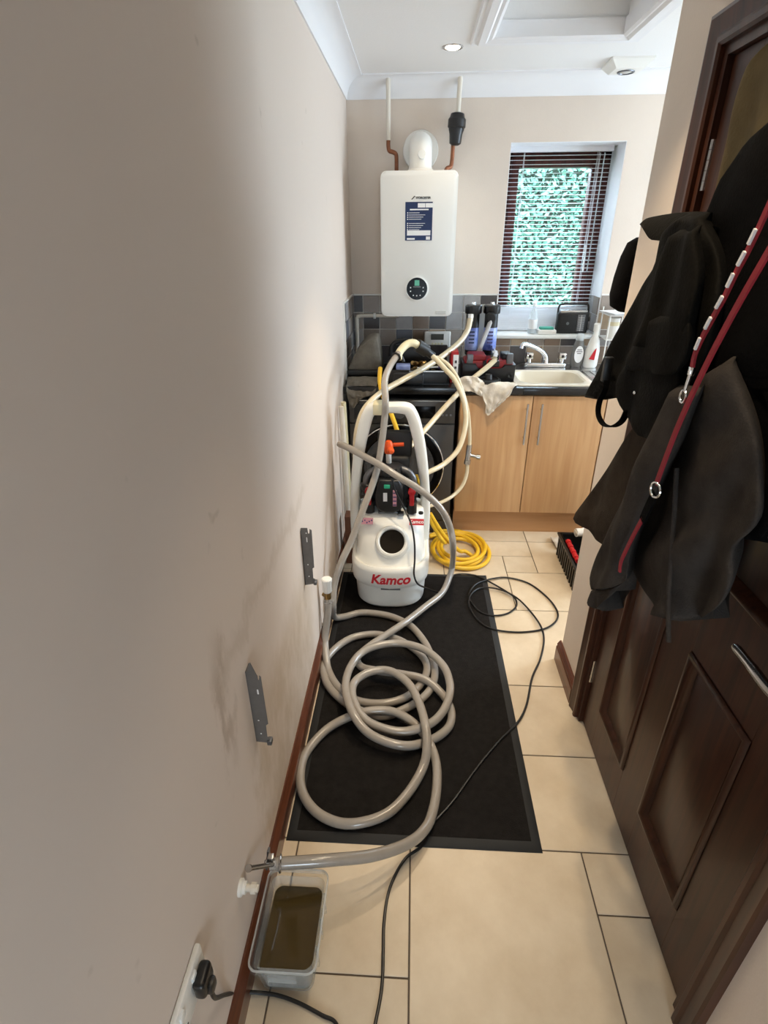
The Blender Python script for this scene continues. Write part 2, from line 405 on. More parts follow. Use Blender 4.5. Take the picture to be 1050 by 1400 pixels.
# coving
def cove(name, p0, p1, inward):
    prof = []
    for k in range(9):
        a = PI/2*k/8
        prof.append((.085-.078*math.sin(a), -.085+.078*(1-math.cos(a)) if False else -.092+.085*(1-math.cos(a))))
    prof = [(0, 0), (0, -.092), (.006, -.092)] + [(.006+.079*(1-math.cos(PI/2*k/8)), -.092+.086*math.sin(PI/2*k/8)) for k in range(1, 9)] + [(.095, -.006), (.095, 0)]
    iv = Vector(inward); loops = []
    for p in (p0, p1): loops.append([Vector(p)+iv*a+Vector((0, 0, H+b)) for a, b in prof])
    return struct(obj(name, MB().loop_skin(loops), 'cove_white', angle=50))
cove('trim_1', (L, HY, 0), (L, B, 0), (1, 0, 0)); cove('trim_2', (L, B, 0), (KX, B, 0), (0, -1, 0))

# skirtings
def skirting(name, x, y0, y1, inward, m='mahogany_y'):
    prof = [(0, 0), (.018, 0), (.018, .07), (.014, .078), (.016, .086), (.009, .098), (.005, .104), (0, .104)]
    loops = [[(x+inward*a, y, b) for a, b in prof] for y in (y0, y1)]
    return struct(obj(name, MB().loop_skin(loops), m, angle=25))
skirting('baseboard_left', L, HY, 2.95, 1)
skirting('baseboard_right', R, 1.60, KY0+.018, -1)
# wall tiles
def wall_tiles():
    d = dict(D='tile_dark', T='tile_taupe', G='tile_grey', B='tile_brown', A='tile_tan', S='tile_slate')
    X0, PT, ZT = -.4265, .1035, 1.332
    rows = ["DTTGBTGGD", "TDTGBDGGG", "GTTSBATTG", "TGDTBGTTD"]
    under = ["BATBDAGTBSTGADTB", "BDATTGBDTAGSBTGD"]
    cache = {}
    def tile(x0, x1, z0, z1, mm, par, yz=None):
        if x1-x0 < .01 or z1-z0 < .01: return
        key = (mm, round(x1-x0, 3), round(z1-z0, 3), yz is None)
        a, b = (x1-x0)/2-.0026, (z1-z0)/2-.0026
        if key not in cache:
            o = obj('tile', MB().box(-a, a, -.006, 0, -b, b, .0012, 1) if yz is None else MB().box(0, .006, -a, a, -b, b, .0012, 1), mm, par, smooth=False); cache[key] = o.data
        else:
            o = bpy.data.objects.new('tile', cache[key]); COL.objects.link(o); o.parent = par
        o.location = ((x0+x1)/2, B-.003, (z0+z1)/2) if yz is None else (L+.003, (x0+x1)/2, (z0+z1)/2)
    zs = [ZT-.1*k for k in range(4)]+[.92]
    for r in range(4):
        for c in range(9):
            x0, x1 = max(X0+PT*c, L+.008), min(X0+PT*(c+1), WX0)
            tile(x0, x1, zs[r+1], zs[r], d[rows[r][c]], wb)
    for r, (z0, z1) in enumerate(((1.032, 1.078), (.92, 1.032))):
        for c in range(16):
            x0, x1 = X0+PT*(9+c), X0+PT*(10+c)
            tile(max(x0, WX0), x1, z0, z1, d[under[r][c]], wb)
    for r in range(3):
        for c in range(10):
            x0, x1 = X0+PT*(15+c), X0+PT*(16+c)
            tile(max(x0, WX1), x1, zs[r+1] if r < 2 else 1.078, zs[r], d["TGDABGTSBD"[(c+3*r) % 10]], wb)
    lrows = ["TGTGDB", "DTGSTG", "SGTDBT", "TDGTSG"]
    for r in range(4):
        for c in range(5):
            y1 = B-.008-.1035*c; y0 = y1-.1035
            tile(max(y0, 3.10), y1, zs[r+1], zs[r], d[lrows[r][c]], wl, 1)
    obj('tile_bed', MB().box(L, L+.003, 3.09, B, .92, 1.338), 'grout_wall', wl, smooth=False)
    m = MB(); m.box(L+.003, WX0, B-.003, B, .92, 1.338); m.box(WX0, WX1, B-.003, B, .92, 1.08); m.box(WX1, KX-.3, B-.003, B, .92, 1.338)
    obj('tile_bed', m, 'grout_wall', wb, smooth=False)
    m = MB(); m.box(L+.003, WX0, B-.011, B, 1.333, 1.340); m.box(L, L+.011, 3.09, B, 1.333, 1.340); m.box(L, L+.011, 3.083, 3.09, .92, 1.340); m.box(WX0-.006, WX0+.001, B-.011, B, 1.10, 1.34)
    obj('tile_trim', m, 'white_plastic', wb, smooth=False)
wall_tiles()
for k in range(2):
    for q in range(2):
        obj('tile', MB().box(WX1-.009, WX1-.003, B+.012+.104*k, B+.112+.104*k, WZ0+.012+.104*q, WZ0+.112+.104*q, .0012, 1), ('tile_grey', 'tile_taupe')[(k+q) % 2], wb, smooth=False)

# window
FY = 3.80
win = struct(obj('window_1', MB().box(WX0-.005, WX0+.055, FY, FY+.06, WZ0-.02, WZ1+.005, .004).box(WX1-.055, WX1+.005, FY, FY+.06, WZ0-.02, WZ1+.005, .004).box(WX0, WX1, FY, FY+.06, WZ1-.055, WZ1+.005, .004).box(WX0, WX1, FY, FY+.06, WZ0-.02, WZ0+.05, .004), 'mahogany_window'))
GX0, GX1, GZ0, GZ1 = .600, 1.02, 1.235, 2.01
m = MB(); a0, a1, b0, b1 = WX0+.045, WX1-.045, WZ0+.04, WZ1-.045
m.box(a0, GX0, FY-.015, FY+.05, b0, b1, .006); m.box(GX1, a1, FY-.015, FY+.05, b0, b1, .006); m.box(GX0-.005, GX1+.005, FY-.015, FY+.05, GZ1, b1, .006); m.box(GX0-.005, GX1+.005, FY-.015, FY+.05, b0, GZ0, .006)
obj('sash', m, 'mahogany_window', win)
obj('pane', MB().box(GX0-.004, GX1+.004, FY+.01, FY+.016, GZ0-.004, GZ1+.004), 'window_glass', win, smooth=False)
obj('window_handle', MB().box(1.035, 1.055, FY-.03, FY-.014, 1.52, 1.6, .004).box(1.038, 1.052, FY-.045, FY-.028, 1.45, 1.56, .004), 'chrome', win)
m = MB(); m.box(WX0, WX0+.003, B+.001, FY, WZ0, WZ1); m.box(WX1-.003, WX1, B+.001, FY, WZ0, WZ1); m.box(WX0, WX1, B+.001, FY, WZ1-.003, WZ1)
obj('reveal_lining', m, 'cove_white', win, smooth=False)
struct(obj('trim_3', MB().box(WX0-.0, WX1+.0, B-.03, FY+.01, WZ0-.022, WZ0, .006), 'white_gloss'))   # window sill
bl = thing('venetian_blind', 'white slatted venetian blind lowered over the kitchen window', 'blind', (.815, 3.72, WZ1))
BX0, BX1, BY = WX0+.014, WX1-.02, 3.725
obj('headrail', MB().box(BX0, BX1, BY-.016, BY+.016, WZ1-.03, WZ1-.002, .003), 'blind_white', bl)
slat_me = None; nz = 43
for k in range(47):
    z = 2.062-.0218*k if k < 38 else 2.062-.0218*37-.0135*(k-37)
    if slat_me is None:
        mb = MB(); pr = []
        for q in range(5):
            u = q/4-.5; pr.append((u*.026, .0016*(1-(2*u)**2)+u*.004))
        lo = [[(x, p, h) for p, h in pr]+[(x, p, h-.0007) for p, h in reversed(pr)] for x in (BX0-.815, BX1-.815)]
        mb.loop_skin(lo); o = obj('slat', mb, 'blind_white', bl, smooth=False); slat_me = o.data; o.matrix_parent_inverse = Matrix()
    else:
        o = bpy.data.objects.new('slat', slat_me); COL.objects.link(o); o.parent = bl
    o.location = (0, BY-3.72, z-WZ1)
    o.rotation_euler.x = -.12 if k < 38 else min(1.0, .25+.12*(k-37))
obj('bottom_rail', MB().box(BX0, BX1, BY-.013, BY+.013, 1.105, 1.122, .003), 'blind_white', bl)
for x in (BX0+.09, BX1-.08):
    m = MB(); m.tube([(x, BY-.014, 1.12), (x, BY-.014, 2.08)], .0011, 6); m.tube([(x, BY+.014, 1.12), (x, BY+.014, 2.08)], .0011, 6)
    obj('ladder_cord', m, 'blind_white', bl)
obj('tilt_wand', MB().tube([(BX1-.05, BY-.022, 2.07), (BX1-.052, BY-.022, 1.45)], .0035, 8), 'clear_bottle', bl)
obj('pull_cord', MB().tube([(BX1-.075, BY-.022, 2.07), (BX1-.077, BY-.022, 1.5)], .0016, 6).lathe((BX1-.077, BY-.022, 1.46), [(.003, .045), (.006, .03), (.006, 0)], 10), 'blind_white', bl)

# outside
struct(obj('ground', MB().box(-6, 9, B+.36, 14, -.2, -.1), 'lawn', smooth=False))
def hedge():
    rr = random.Random(3)
    t = thing('hedge', 'clipped green hedge filling the view outside the window', 'hedge', (1, 6.6, -.1))
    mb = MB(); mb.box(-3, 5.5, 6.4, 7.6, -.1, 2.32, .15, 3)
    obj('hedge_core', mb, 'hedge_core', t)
    V, F = [], []
    for k in range(15000):
        if k < 13500: c = Vector((rr.uniform(-.6, 3.6), 6.38-rr.random()**2*.22, rr.uniform(.3, 2.4)))
        else: c = Vector((rr.uniform(-.6, 3.6), rr.uniform(6.3, 7.3), 2.34+rr.random()*.1))
        a = Vector((rr.uniform(-1, 1), rr.uniform(-1, 1), rr.uniform(-1, 1))).normalized(); b = a.orthogonal().normalized(); s = rr.uniform(.022, .045)
        i = len(V); V += [c-a*s, c+b*s*.55, c+a*s, c-b*s*.55]; F += [(i, i+1, i+2), (i, i+2, i+3)]
    me = bpy.data.meshes.new('leaves'); me.from_pydata(V, [], F); me.materials.append(MATS['hedge_leaf'])
    o = bpy.data.objects.new('leaves', me); COL.objects.link(o); o.parent = t; o.matrix_parent_inverse = Matrix.Translation(-t.location); o['kind'] = 'stuff'
hedge()

# door, lining, architrave
def door():
    xf = R+.012
    t = struct(obj('door_1', MB().box(xf+.012, xf+.040, DY0+.028, DY1-.028, .006, DZ-.025), 'mahogany', smooth=False))
    st = [(DY0+.028, .765), (1.022, 1.155), (1.39, DY1-.028)]
    m = MB()
    for a, b in st: m.box(xf, xf+.013, a, b, .006, DZ-.025, .0015, 1)
    for z0, z1 in ((.006, .185), (.785, 1.0), (1.88, DZ-.025)):
        for a, b in ((.763, 1.024), (1.153, 1.392)): m.box(xf, xf+.013, a, b, z0, z1, .0015, 1)
    obj('door_frame', m, 'mahogany', t)
    for (a, b) in ((.765, 1.022), (1.155, 1.39)):
        for z0, z1 in ((.185, .785), (1.0, 1.88)):
            loops = []
            prof = [(0, xf-.001), (.004, xf-.008), (.012, xf-.009), (.02, xf-.002), (.03, xf+.008), (.034, xf+.0125)]
            for (y, z) in ((a, z0), (b, z0), (b, z1), (a, z1), (a, z0)):
                sy = 1 if y == a else -1; sz = 1 if z == z0 else -1
                loops.append([(x, y+sy*d, z+sz*d) for d, x in prof])
            obj('panel_moulding', MB().loop_skin(loops, False, False), 'mahogany', t, angle=60)
            obj('panel', MB().box(xf+.006, xf+.02, a+.032, b-.032, z0+.032, z1-.032, .005, 2), 'mahogany', t)
    m = MB(); m.lathe((xf-.001, .705, .965), [(.026, 0), (.026, .006), (.02, .009), (.011, .01), (.011, .045), (.001, .046)], 24, (-1, 0, 0))
    m.tube(smooth([(xf-.045, .70, .965), (xf-.05, .73, .967), (xf-.05, .78, .968), (xf-.046, .835, .962)], 5), [.010]*5+[.0095]*5+[.0085]*5+[.007], 12)
    obj('door_handle', m, 'steel', t)
    for z in (.255, 1.02, 1.805):
        m = MB()
        for k in range(5): m.cyl((xf-.004, DY1-.024, z-.05+.0202*k), (xf-.004, DY1-.024, z-.05+.0202*k+.0192), .006, seg=10)
        m.box(xf-.002, xf+.004, DY1-.03, DY1-.018, z-.05, z+.05)
        obj('hinge', m, 'steel', t)
    m = MB()
    for y0, y1 in ((DY0, DY0+.026), (DY1-.026, DY1)): m.box(R-.002, R+.11, y0, y1, 0, DZ)
    m.box(R-.002, R+.11, DY0+.026, DY1-.026, DZ-.024, DZ)
    struct(obj('trim_4', m, 'mahogany', smooth=False))
    prof = [(0, .002), (0, -.012), (.006, -.017), (.016, -.017), (.024, -.012), (.044, -.016), (.056, -.020), (.064, -.018), (.066, .002)]
    loops = []
    for (y, z, sy, sz) in ((DY0+.006, 0, -1, 0), (DY0+.006, DZ-.004, -1, 1), (DY1-.006, DZ-.004, 1, 1), (DY1-.006, 0, 1, 0)):
        loops.append([(R+x, y+sy*d, z+sz*d) for d, x in prof])
    struct(obj('trim_5', MB().loop_skin(loops), 'mahogany', angle=30))
door()

# downlights
def downlight(x, y, power, beam, label):
    t = thing('downlight', label, 'ceiling light', (x, y, H))
    obj('bezel', MB().lathe((x, y, H+.004), [(.034, 0), (.044, 0), (.047, -.004), (.044, -.008), (.036, -.007), (.034, -.002)], 32), 'steel', t)
    obj('lamp', MB().lathe((x, y, H-.004), [(.03, .0), (.026, -.003), (.001, -.004)], 24), 'lamp_glow', t)
    l = bpy.data.lights.new('downlight_beam', 'SPOT'); l.energy = power; l.color = WARM; l.spot_size = math.radians(beam); l.spot_blend = .7; l.shadow_soft_size = .025
    o = bpy.data.objects.new('downlight_beam', l); COL.objects.link(o); o.location = (x, y, H-.03)
DL = ['lit round downlight with steel bezel in the ceiling above the boiler', 'lit downlight in the ceiling over the flushing machine', 'lit downlight in the kitchen ceiling right of the window', 'lit downlight in the kitchen ceiling nearest the side doorway', 'lit downlight in the corridor ceiling beside the door handle', 'added fill downlight in the corridor ceiling beside the far coats']
for (x, y, p, bw), lb in zip(DOWNLIGHTS, DL): downlight(x, y, p, bw, lb)
ex = thing('ceiling_fan', 'square white ceiling unit with round ring beside the window wall', 'ceiling fan', (1.0, 3.36, H))
m = MB(); loops = []
for d, z in ((.0, 0), (.0, -.008), (.03, -.038), (.045, -.04)):
    loops.append([(x, y, H+z) for x, y in ((.905+d, 3.27+d), (1.10-d, 3.27+d), (1.10-d, 3.455-d), (.905+d, 3.455-d))])
m.loop_skin(loops); obj('housing', m, 'white_plastic', ex, angle=20)
obj('ring', MB().ring((1.0, 3.36, H-.041), .036, .005), 'steel_dark', ex)
obj('lens', MB().lathe((1.0, 3.36, H-.04), [(.033, 0), (.02, -.004), (.001, -.006)], 24), 'lamp_glass', ex)

# ------------------------------------------------------------------ kitchen run
WF = 2.945
wt = thing('worktop', 'black worktop running along the window wall', 'worktop', (1, 3.2, .88))
SKX0, SKX1, SKY0, SKY1 = .60, .965, 3.035, 3.345
m = MB(); m.box(L+.004, SKX0, WF, B-.012, .88, .92, .004); m.box(SKX1, KX-.02, WF, B-.012, .88, .92, .004); m.box(SKX0-.003, SKX1+.003, WF, SKY0, .88, .92, .004); m.box(SKX0-.003, SKX1+.003, SKY1, B-.012, .88, .92, .004)
obj('slab', m, 'worktop_black', wt)
def cabinet(x0, x1, label, doors=2):
    t = thing('base_cabinet', label, 'cabinet', ((x0+x1)/2, 3.2, 0))
    m = MB(); m.box(x0, x0+.018, 2.985, 3.55, .15, .878); m.box(x1-.018, x1, 2.985, 3.55, .15, .878); m.box(x0, x1, 3.53, 3.55, .15, .878); m.box(x0, x1, 2.985, 3.55, .15, .168)
    obj('carcass', m, 'beech', t, smooth=False)
    obj('plinth', MB().box(x0, x1, 3.0, 3.018, 0, .15), 'beech_x', t, smooth=False)
    wd = (x1-x0)/doors
    for k in range(doors):
        a, b = x0+k*wd+.002, x0+(k+1)*wd-.002
        d = obj('door', MB().box(a, b, 2.963, 2.983, .152, .872, .0025), 'beech', t)
        hx = b-.03 if k % 2 == 0 else a+.045
        mm = MB(); mm.cyl((hx, 2.933, .60), (hx, 2.933, .835), .006, seg=12)
        for z in (.635, .80): mm.cyl((hx, 2.966, z), (hx, 2.933, z), .0045, seg=10)
        obj('handle', mm, 'steel', d)
cabinet(.262, 1.062, 'beech double cabinet under the sink beside the washing machine')
cabinet(1.066, 1.866, 'beech double cabinet right of the sink behind the corridor wall')

# washing machine
def washer():
    x0, x1, yf = -.362, .238, 2.962
    t = thing('washing_machine', 'graphite front loading washing machine under the black worktop', 'washing machine', ((x0+x1)/2, 3.2, 0))
    obj('cabinet_body', MB().box(x0, x1, yf, 3.54, .012, .85, .006), 'graphite_dark', t)
    obj('front_panel', MB().box(x0+.004, x1-.004, yf-.012, yf+.002, .09, .708, .004), 'graphite', t)
    obj('kick_panel', MB().box(x0+.004, x1-.004, yf-.010, yf+.002, .016, .086, .003), 'graphite', t)
    cp = obj('control_panel', MB().box(x0+.004, x1-.004, yf-.018, yf+.002, .714, .846, .006), 'graphite', t)
    obj('drawer', MB().box(x0+.03, x0+.16, yf-.021, yf-.016, .735, .825, .004), 'graphite_dark', cp)
    obj('display', MB().box(.01, .125, yf-.021, yf-.016, .745, .815, .002), 'black_gloss', cp)
    obj('knob', MB().lathe((-.075, yf-.018, .778), [(.034, 0), (.032, .018), (.028, .022), (.001, .022)], 28, (0, -1, 0)), 'steel_dark', cp)
    for k in range(4): obj('button', MB().cyl((.145+.022*k, yf-.021, .765), (.145+.022*k, yf-.015, .765), .006, seg=12), 'steel_dark', cp)
    obj('trim_strip', MB().box(x0+.01, x1-.01, yf-.020, yf-.014, .842, .847), 'steel', cp)
    c = (-.075, yf-.012, .455)
    d = obj('porthole_door', MB().lathe(c, [(.262, 0), (.262, .02), (.25, .036), (.225, .04), (.205, .03), (.20, .0)], 56, (0, -1, 0)), 'black_gloss', t)
    obj('chrome_ring', MB().ring((c[0], c[1]-.022, c[2]), .256, .007, (0, -1, 0), 56), 'chrome', d)
    obj('glass_bowl', MB().lathe((c[0], c[1]-.034, c[2]), [(.206, 0), (.17, -.012), (.12, -.03), (.05, -.035), (.001, -.036)], 48, (0, -1, 0)), 'door_glass', d)
    obj('drum', MB().lathe((c[0], c[1]+.004, c[2]), [(.2, 0), (.19, .004), (.001, .005)], 40, (0, -1, 0)), 'graphite_dark', t)
    for x in (x0+.05, x1-.05): obj('foot', MB().cyl((x, yf+.05, 0), (x, yf+.05, .014), .02), 'black_rubber', t)
washer()

# sink and tap
def sink():
    t = thing('sink', 'cream inset sink bowl with a steel surround below the window', 'sink', (.78, 3.19, .92))
    def rr(x0, x1, y0, y1, r, z, n=6):
        out = []
        for cx, cy, a0 in ((x1-r, y1-r, 0), (x0+r, y1-r, PI/2), (x0+r, y0+r, PI), (x1-r, y0+r, 1.5*PI)):
            for k in range(n+1):
                a = a0+PI/2*k/n; out.append((cx+r*math.cos(a), cy+r*math.sin(a), z))
        return out
    X0, X1, Y0, Y1 = SKX0, SKX1, SKY0, SKY1
    L_ = [rr(X0-.035, X1+.035, Y0-.05, Y1+.02, .03, .9205), rr(X0-.035, X1+.035, Y0-.05, Y1+.02, .03, .926), rr(X0-.005, X1+.005, Y0-.01, Y1+.0, .07, .929), rr(X0+.004, X1-.004, Y0+.003, Y1-.01, .07, .922), rr(X0+.02, X1-.02, Y0+.02, Y1-.025, .07, .80), rr(X0+.05, X1-.05, Y0+.05, Y1-.055, .06, .765), rr(.76, .80, 3.17, 3.21, .018, .762)]
    obj('bowl', MB().loop_skin(L_, False, True), 'sink_cream', t)
    obj('waste', MB().lathe((.78, 3.19, .763), [(.03, 0), (.03, .003), (.02, .004), (.001, .002)], 20), 'steel', t)
    m = MB(); m.loop_skin([rr(X0-.05, X1+.3, Y1+.005, 3.545, .03, .9205), rr(X0-.05, X1+.3, Y1+.005, 3.545, .03, .925), rr(X0-.04, X1+.29, Y1+.02, 3.535, .02, .926)], True, True)
    obj('surround', m, 'steel', t)
    for k in range(5): obj('drainer_ridge', MB().box(X1+.05+.045*k, X1+.062+.045*k, Y0-.02, Y1+.0, .92, .928, .003), 'steel', t)
    obj('drainer', MB().box(X1+.036, X1+.28, Y0-.05, Y1+.004, .9205, .924, .001), 'steel', t)
    f = thing('mixer_tap', 'chrome deck mixer tap with swung spout behind the cream sink', 'tap', (.81, 3.46, .926))
    obj('tap_deck', MB().box(.685, .94, 3.43, 3.49, .926, .952, .01, 3), 'chrome', f)
    sp = [(.815, 3.455, .95), (.812, 3.455, .985), (.79, 3.44, 1.015), (.735, 3.41, 1.05), (.665, 3.37, 1.075), (.645, 3.358, 1.073), (.64, 3.355, 1.055)]
    n = len(smooth(sp, 5)); rs = [.020-.008*min(1, k/(n*.7)) for k in range(n)]
    obj('spout', MB().tube(smooth(sp, 5), rs, 14), 'chrome', f)
    for x in (.715, .915):
        h = obj('tap_handle', MB().cyl((x, 3.46, .95), (x, 3.46, .975), .014).box(x-.022, x+.022, 3.438, 3.482, .972, 1.012, .006), 'chrome', f)
        obj('indicator', MB().box(x-.008, x+.008, 3.4365, 3.44, .983, 1.0), 'black_plastic', h, smooth=False)
sink()

# ------------------------------------------------------------------ boiler and pipes
def boiler():
    x0, x1, yf, z0, z1 = -.190, .210, 3.25, 1.25, 1.956
    t = thing('boiler', 'white wall hung combi boiler with a round black dial', 'boiler', (.01, 3.45, 1.25))
    def rrect(a, b, c, d, r, n=6):
        o = []
        for cx, cz, q in ((b-r, d-r, 0), (a+r, d-r, PI/2), (a+r, c+r, PI), (b-r, c+r, 1.5*PI)):
            for k in range(n+1): o.append((cx+r*math.cos(q+PI/2*k/n), cz+r*math.sin(q+PI/2*k/n)))
        return o
    obj('casing', MB().prism(rrect(x0+.005, x1-.005, z0+.006, z1-.004, .026), 'y', yf+.03, B-.006, .003), 'white_plastic', t)
    obj('front_cover', MB().prism(rrect(x0, x1, z0, z1, .028), 'y', yf, yf+.034, .007, 3), 'white_gloss', t)
    obj('front_face', MB().prism(rrect(x0+.008, x1-.008, z0+.01, z1-.012, .024), 'y', yf-.0035, yf+.01, .003, 2), 'white_gloss', t)
    yf -= .0025
    c = (.009, yf-.001, 1.396)
    d = obj('dial_bezel', MB().lathe(c, [(.066, 0), (.066, .006), (.058, .009), (.057, .003)], 44, (0, -1, 0)), 'white_gloss', t)
    obj('dial_face', MB().lathe(c, [(.0575, 0), (.0575, .005), (.001, .0052)], 44, (0, -1, 0)), 'black_gloss', d)
    obj('dial_screen', MB().box(-.004, .022, yf-.0072, yf-.005, 1.412, 1.44), 'screen_green', d, smooth=False)
    m = MB()
    for px, pz in ((-.026, 1.402), (-.026, 1.383), (.044, 1.402), (.044, 1.383), (-.01, 1.362), (.009, 1.360), (.028, 1.362)): m.box(px-.003, px+.003, yf-.0072, yf-.005, pz-.003, pz+.003)
    obj('dial_icons', m, 'paper', d, smooth=False)
    obj('dial_readout', MB().box(-.012, .03, yf-.0072, yf-.005, 1.4035, 1.4085), 'lcd', d, smooth=False)
    lb = obj('energy_label', MB().box(-.060, .083, yf-.0035, yf-.001, 1.636, 1.816), 'navy_label', t, smooth=False, label='navy instruction sticker')
    y = yf-.0042
    m = MB(); m.box(.005, .044, y, y+.001, 1.79, 1.81); m.box(.046, .088, y, y+.001, 1.79, 1.81); m.box(-.05, .075, y, y+.001, 1.660, 1.684); m.box(.052, .074, y, y+.001, 1.640, 1.655)
    obj('white_boxes', m, 'paper', lb, smooth=False)
    m = MB(); m.box(-.036, .062, y, y+.001, 1.778, 1.784)
    for k in range(9):
        if k in (4,): continue
        z = 1.766-.0098*k; m.box(-.05, -.0445, y, y+.001, z-.0025, z+.0025); m.box(-.041, .015+.03*((k*7) % 4)/3, y, y+.001, z-.0011, z+.0011)
    m.box(-.05, -.008, y, y+.001, 1.640, 1.648)
    obj('printed_lines', m, 'paper', lb, smooth=False)
    text_mesh('brand_lettering', 'WORCESTER', 'graphite_dark', t, (.033, yf-.0022, 1.834), (1, 0, 0), (0, 0, 1), .0145, .0004, ext=.0004, squash=.9)
    obj('brand_emblem', MB().prism([(-.03, 1.827), (-.024, 1.827), (-.008, 1.843), (-.014, 1.843)], 'y', yf-.0026, yf-.001), 'graphite_dark', t, smooth=False)
    obj('badge', MB().box(.118, .176, yf-.003, yf-.001, 1.262, 1.280, .0008, 1), 'lamp_glass', t)
    yf += .0025
    fl = obj('flue_elbow', MB().lathe((.015, 3.42, z1-.001), [(.075, 0), (.075, .012), (.064, .02), (.062, .03)], 36).tube(smooth([(.015, 3.42, z1+.01), (.015, 3.42, 2.03), (.015, 3.425, 2.06), (.015, 3.45, 2.085), (.015, 3.48, 2.09), (.015, B-.002, 2.09)], 6), .06, 28), 'white_plastic', t)
    obj('sampling_cap', MB().lathe((.022, 3.367, 2.035), [(.024, 0), (.02, .014), (.001, .016)], 20, (0, -1, .15)).lathe((.008, 3.374, 2.0), [(.02, 0), (.016, .01), (.001, .011)], 18, (0, -1, .15)), 'white_gloss', fl)
    obj('wall_collar', MB().lathe((.015, B-.001, 2.075), [(.098, 0), (.094, .012), (.07, .016), (.06, .016)], 40, (0, -1, 0)), 'white_plastic', t)
    t2 = thing('heating_pipe', 'white painted pipe rising left of the boiler, bare copper below', 'pipe', (-.16, 3.53, 1.95))
    obj('painted_length', MB().tube([(-.161, 3.525, 2.40), (-.161, 3.525, 2.12)], .0125, 14), 'pipe_paint', t2)
    obj('copper_offset', MB().tube(smooth([(-.161, 3.525, 2.125), (-.161, 3.525, 2.09), (-.155, 3.522, 2.072), (-.135, 3.515, 2.065), (-.12, 3.512, 2.055), (-.116, 3.51, 2.03), (-.116, 3.508, 1.955)], 5), .011, 12), 'copper', t2, label='bare copper offset')
    t3 = thing('gas_pipe', 'white painted pipe right of the boiler with black fitting round it', 'pipe', (.21, 3.53, 1.95))
    obj('painted_length', MB().tube([(.213, 3.525, 2.40), (.208, 3.525, 2.22)], .0125, 14), 'pipe_paint', t3)
    obj('copper_tail', MB().tube(smooth([(.19, 3.525, 2.10), (.188, 3.525, 2.03), (.182, 3.52, 1.995), (.16, 3.51, 1.985), (.15, 3.508, 1.955)], 5), .011, 12), 'copper', t3)
    obj('black_fitting', MB().lathe((.199, 3.505, 2.09), [(.018, 0), (.03, .008), (.034, .05), (.04, .07), (.04, .075), (.046, .08), (.046, .115), (.038, .125), (.034, .14), (.016, .146)], 24, (.05, 0, 1), ribs=8, ribamp=.025), 'black_plastic', t3)
    t4 = thing('white_waste_pipe', 'white pipe bent across the corner tiles left of the boiler', 'pipe', (-.36, 3.55, .92))
    obj('pipe_run', MB().tube(smooth([(-.363, 3.548, .92), (-.363, 3.548, 1.18), (-.361, 3.548, 1.205), (-.34, 3.548, 1.214), (-.3, 3.548, 1.215), (-.1, 3.548, 1.215)], 5), .0125, 12), 'pipe_paint', t4)
    for x in (-.25,): obj('clip', MB().box(x-.008, x+.008, 3.53, B-.009, 1.198, 1.232, .003), 'white_plastic', t4)
boiler()
# thermostat
th = thing('thermostat', 'white room thermostat on the tiles below the boiler', 'thermostat', (.145, 3.55, 1.02))
obj('case', MB().box(.062, .228, 3.535, B-.009, 1.025, 1.122, .008, 3), 'white_plastic', th)
obj('screen', MB().box(.105, .185, 3.533, 3.537, 1.072, 1.108, .001, 1), 'lcd', th)
m = MB()
for k in range(4): m.box(.11+.02*k, .122+.02*k, 3.5335, 3.537, 1.042, 1.054, .001, 1)
obj('buttons', m, 'cream_plastic', th)

# ------------------------------------------------------------------ things on the sill and the counter
sb = thing('glass_bottle', 'small clear bottle standing on the window sill', 'bottle', (.745, 3.615, WZ0))
obj('bottle_body', MB().lathe((.745, 3.615, WZ0+.001), [(.022, 0), (.027, .004), (.027, .10), (.02, .125), (.011, .14), (.011, .165)], 20), 'clear_bottle', sb)
obj('bottle_cap', MB().lathe((.745, 3.615, WZ0+.164), [(.013, 0), (.013, .02), (.001, .021)], 16), 'blind_white', sb)
obj('bottle_label', MB().lathe((.745, 3.615, WZ0+.03), [(.0275, 0), (.0278, .001), (.0278, .055), (.0275, .056)], 20), 'paper', sb)
sd = thing('soap_dish', 'white dish holding a green scourer on the window sill', 'dish', (.825, 3.60, WZ0))
obj('dish', MB().box(.772, .885, 3.555, 3.625, WZ0+.001, WZ0+.03, .006), 'white_plastic', sd)
obj('scourer', MB().box(.785, .87, 3.565, 3.615, WZ0+.026, WZ0+.044, .006), 'green_sponge', sd)
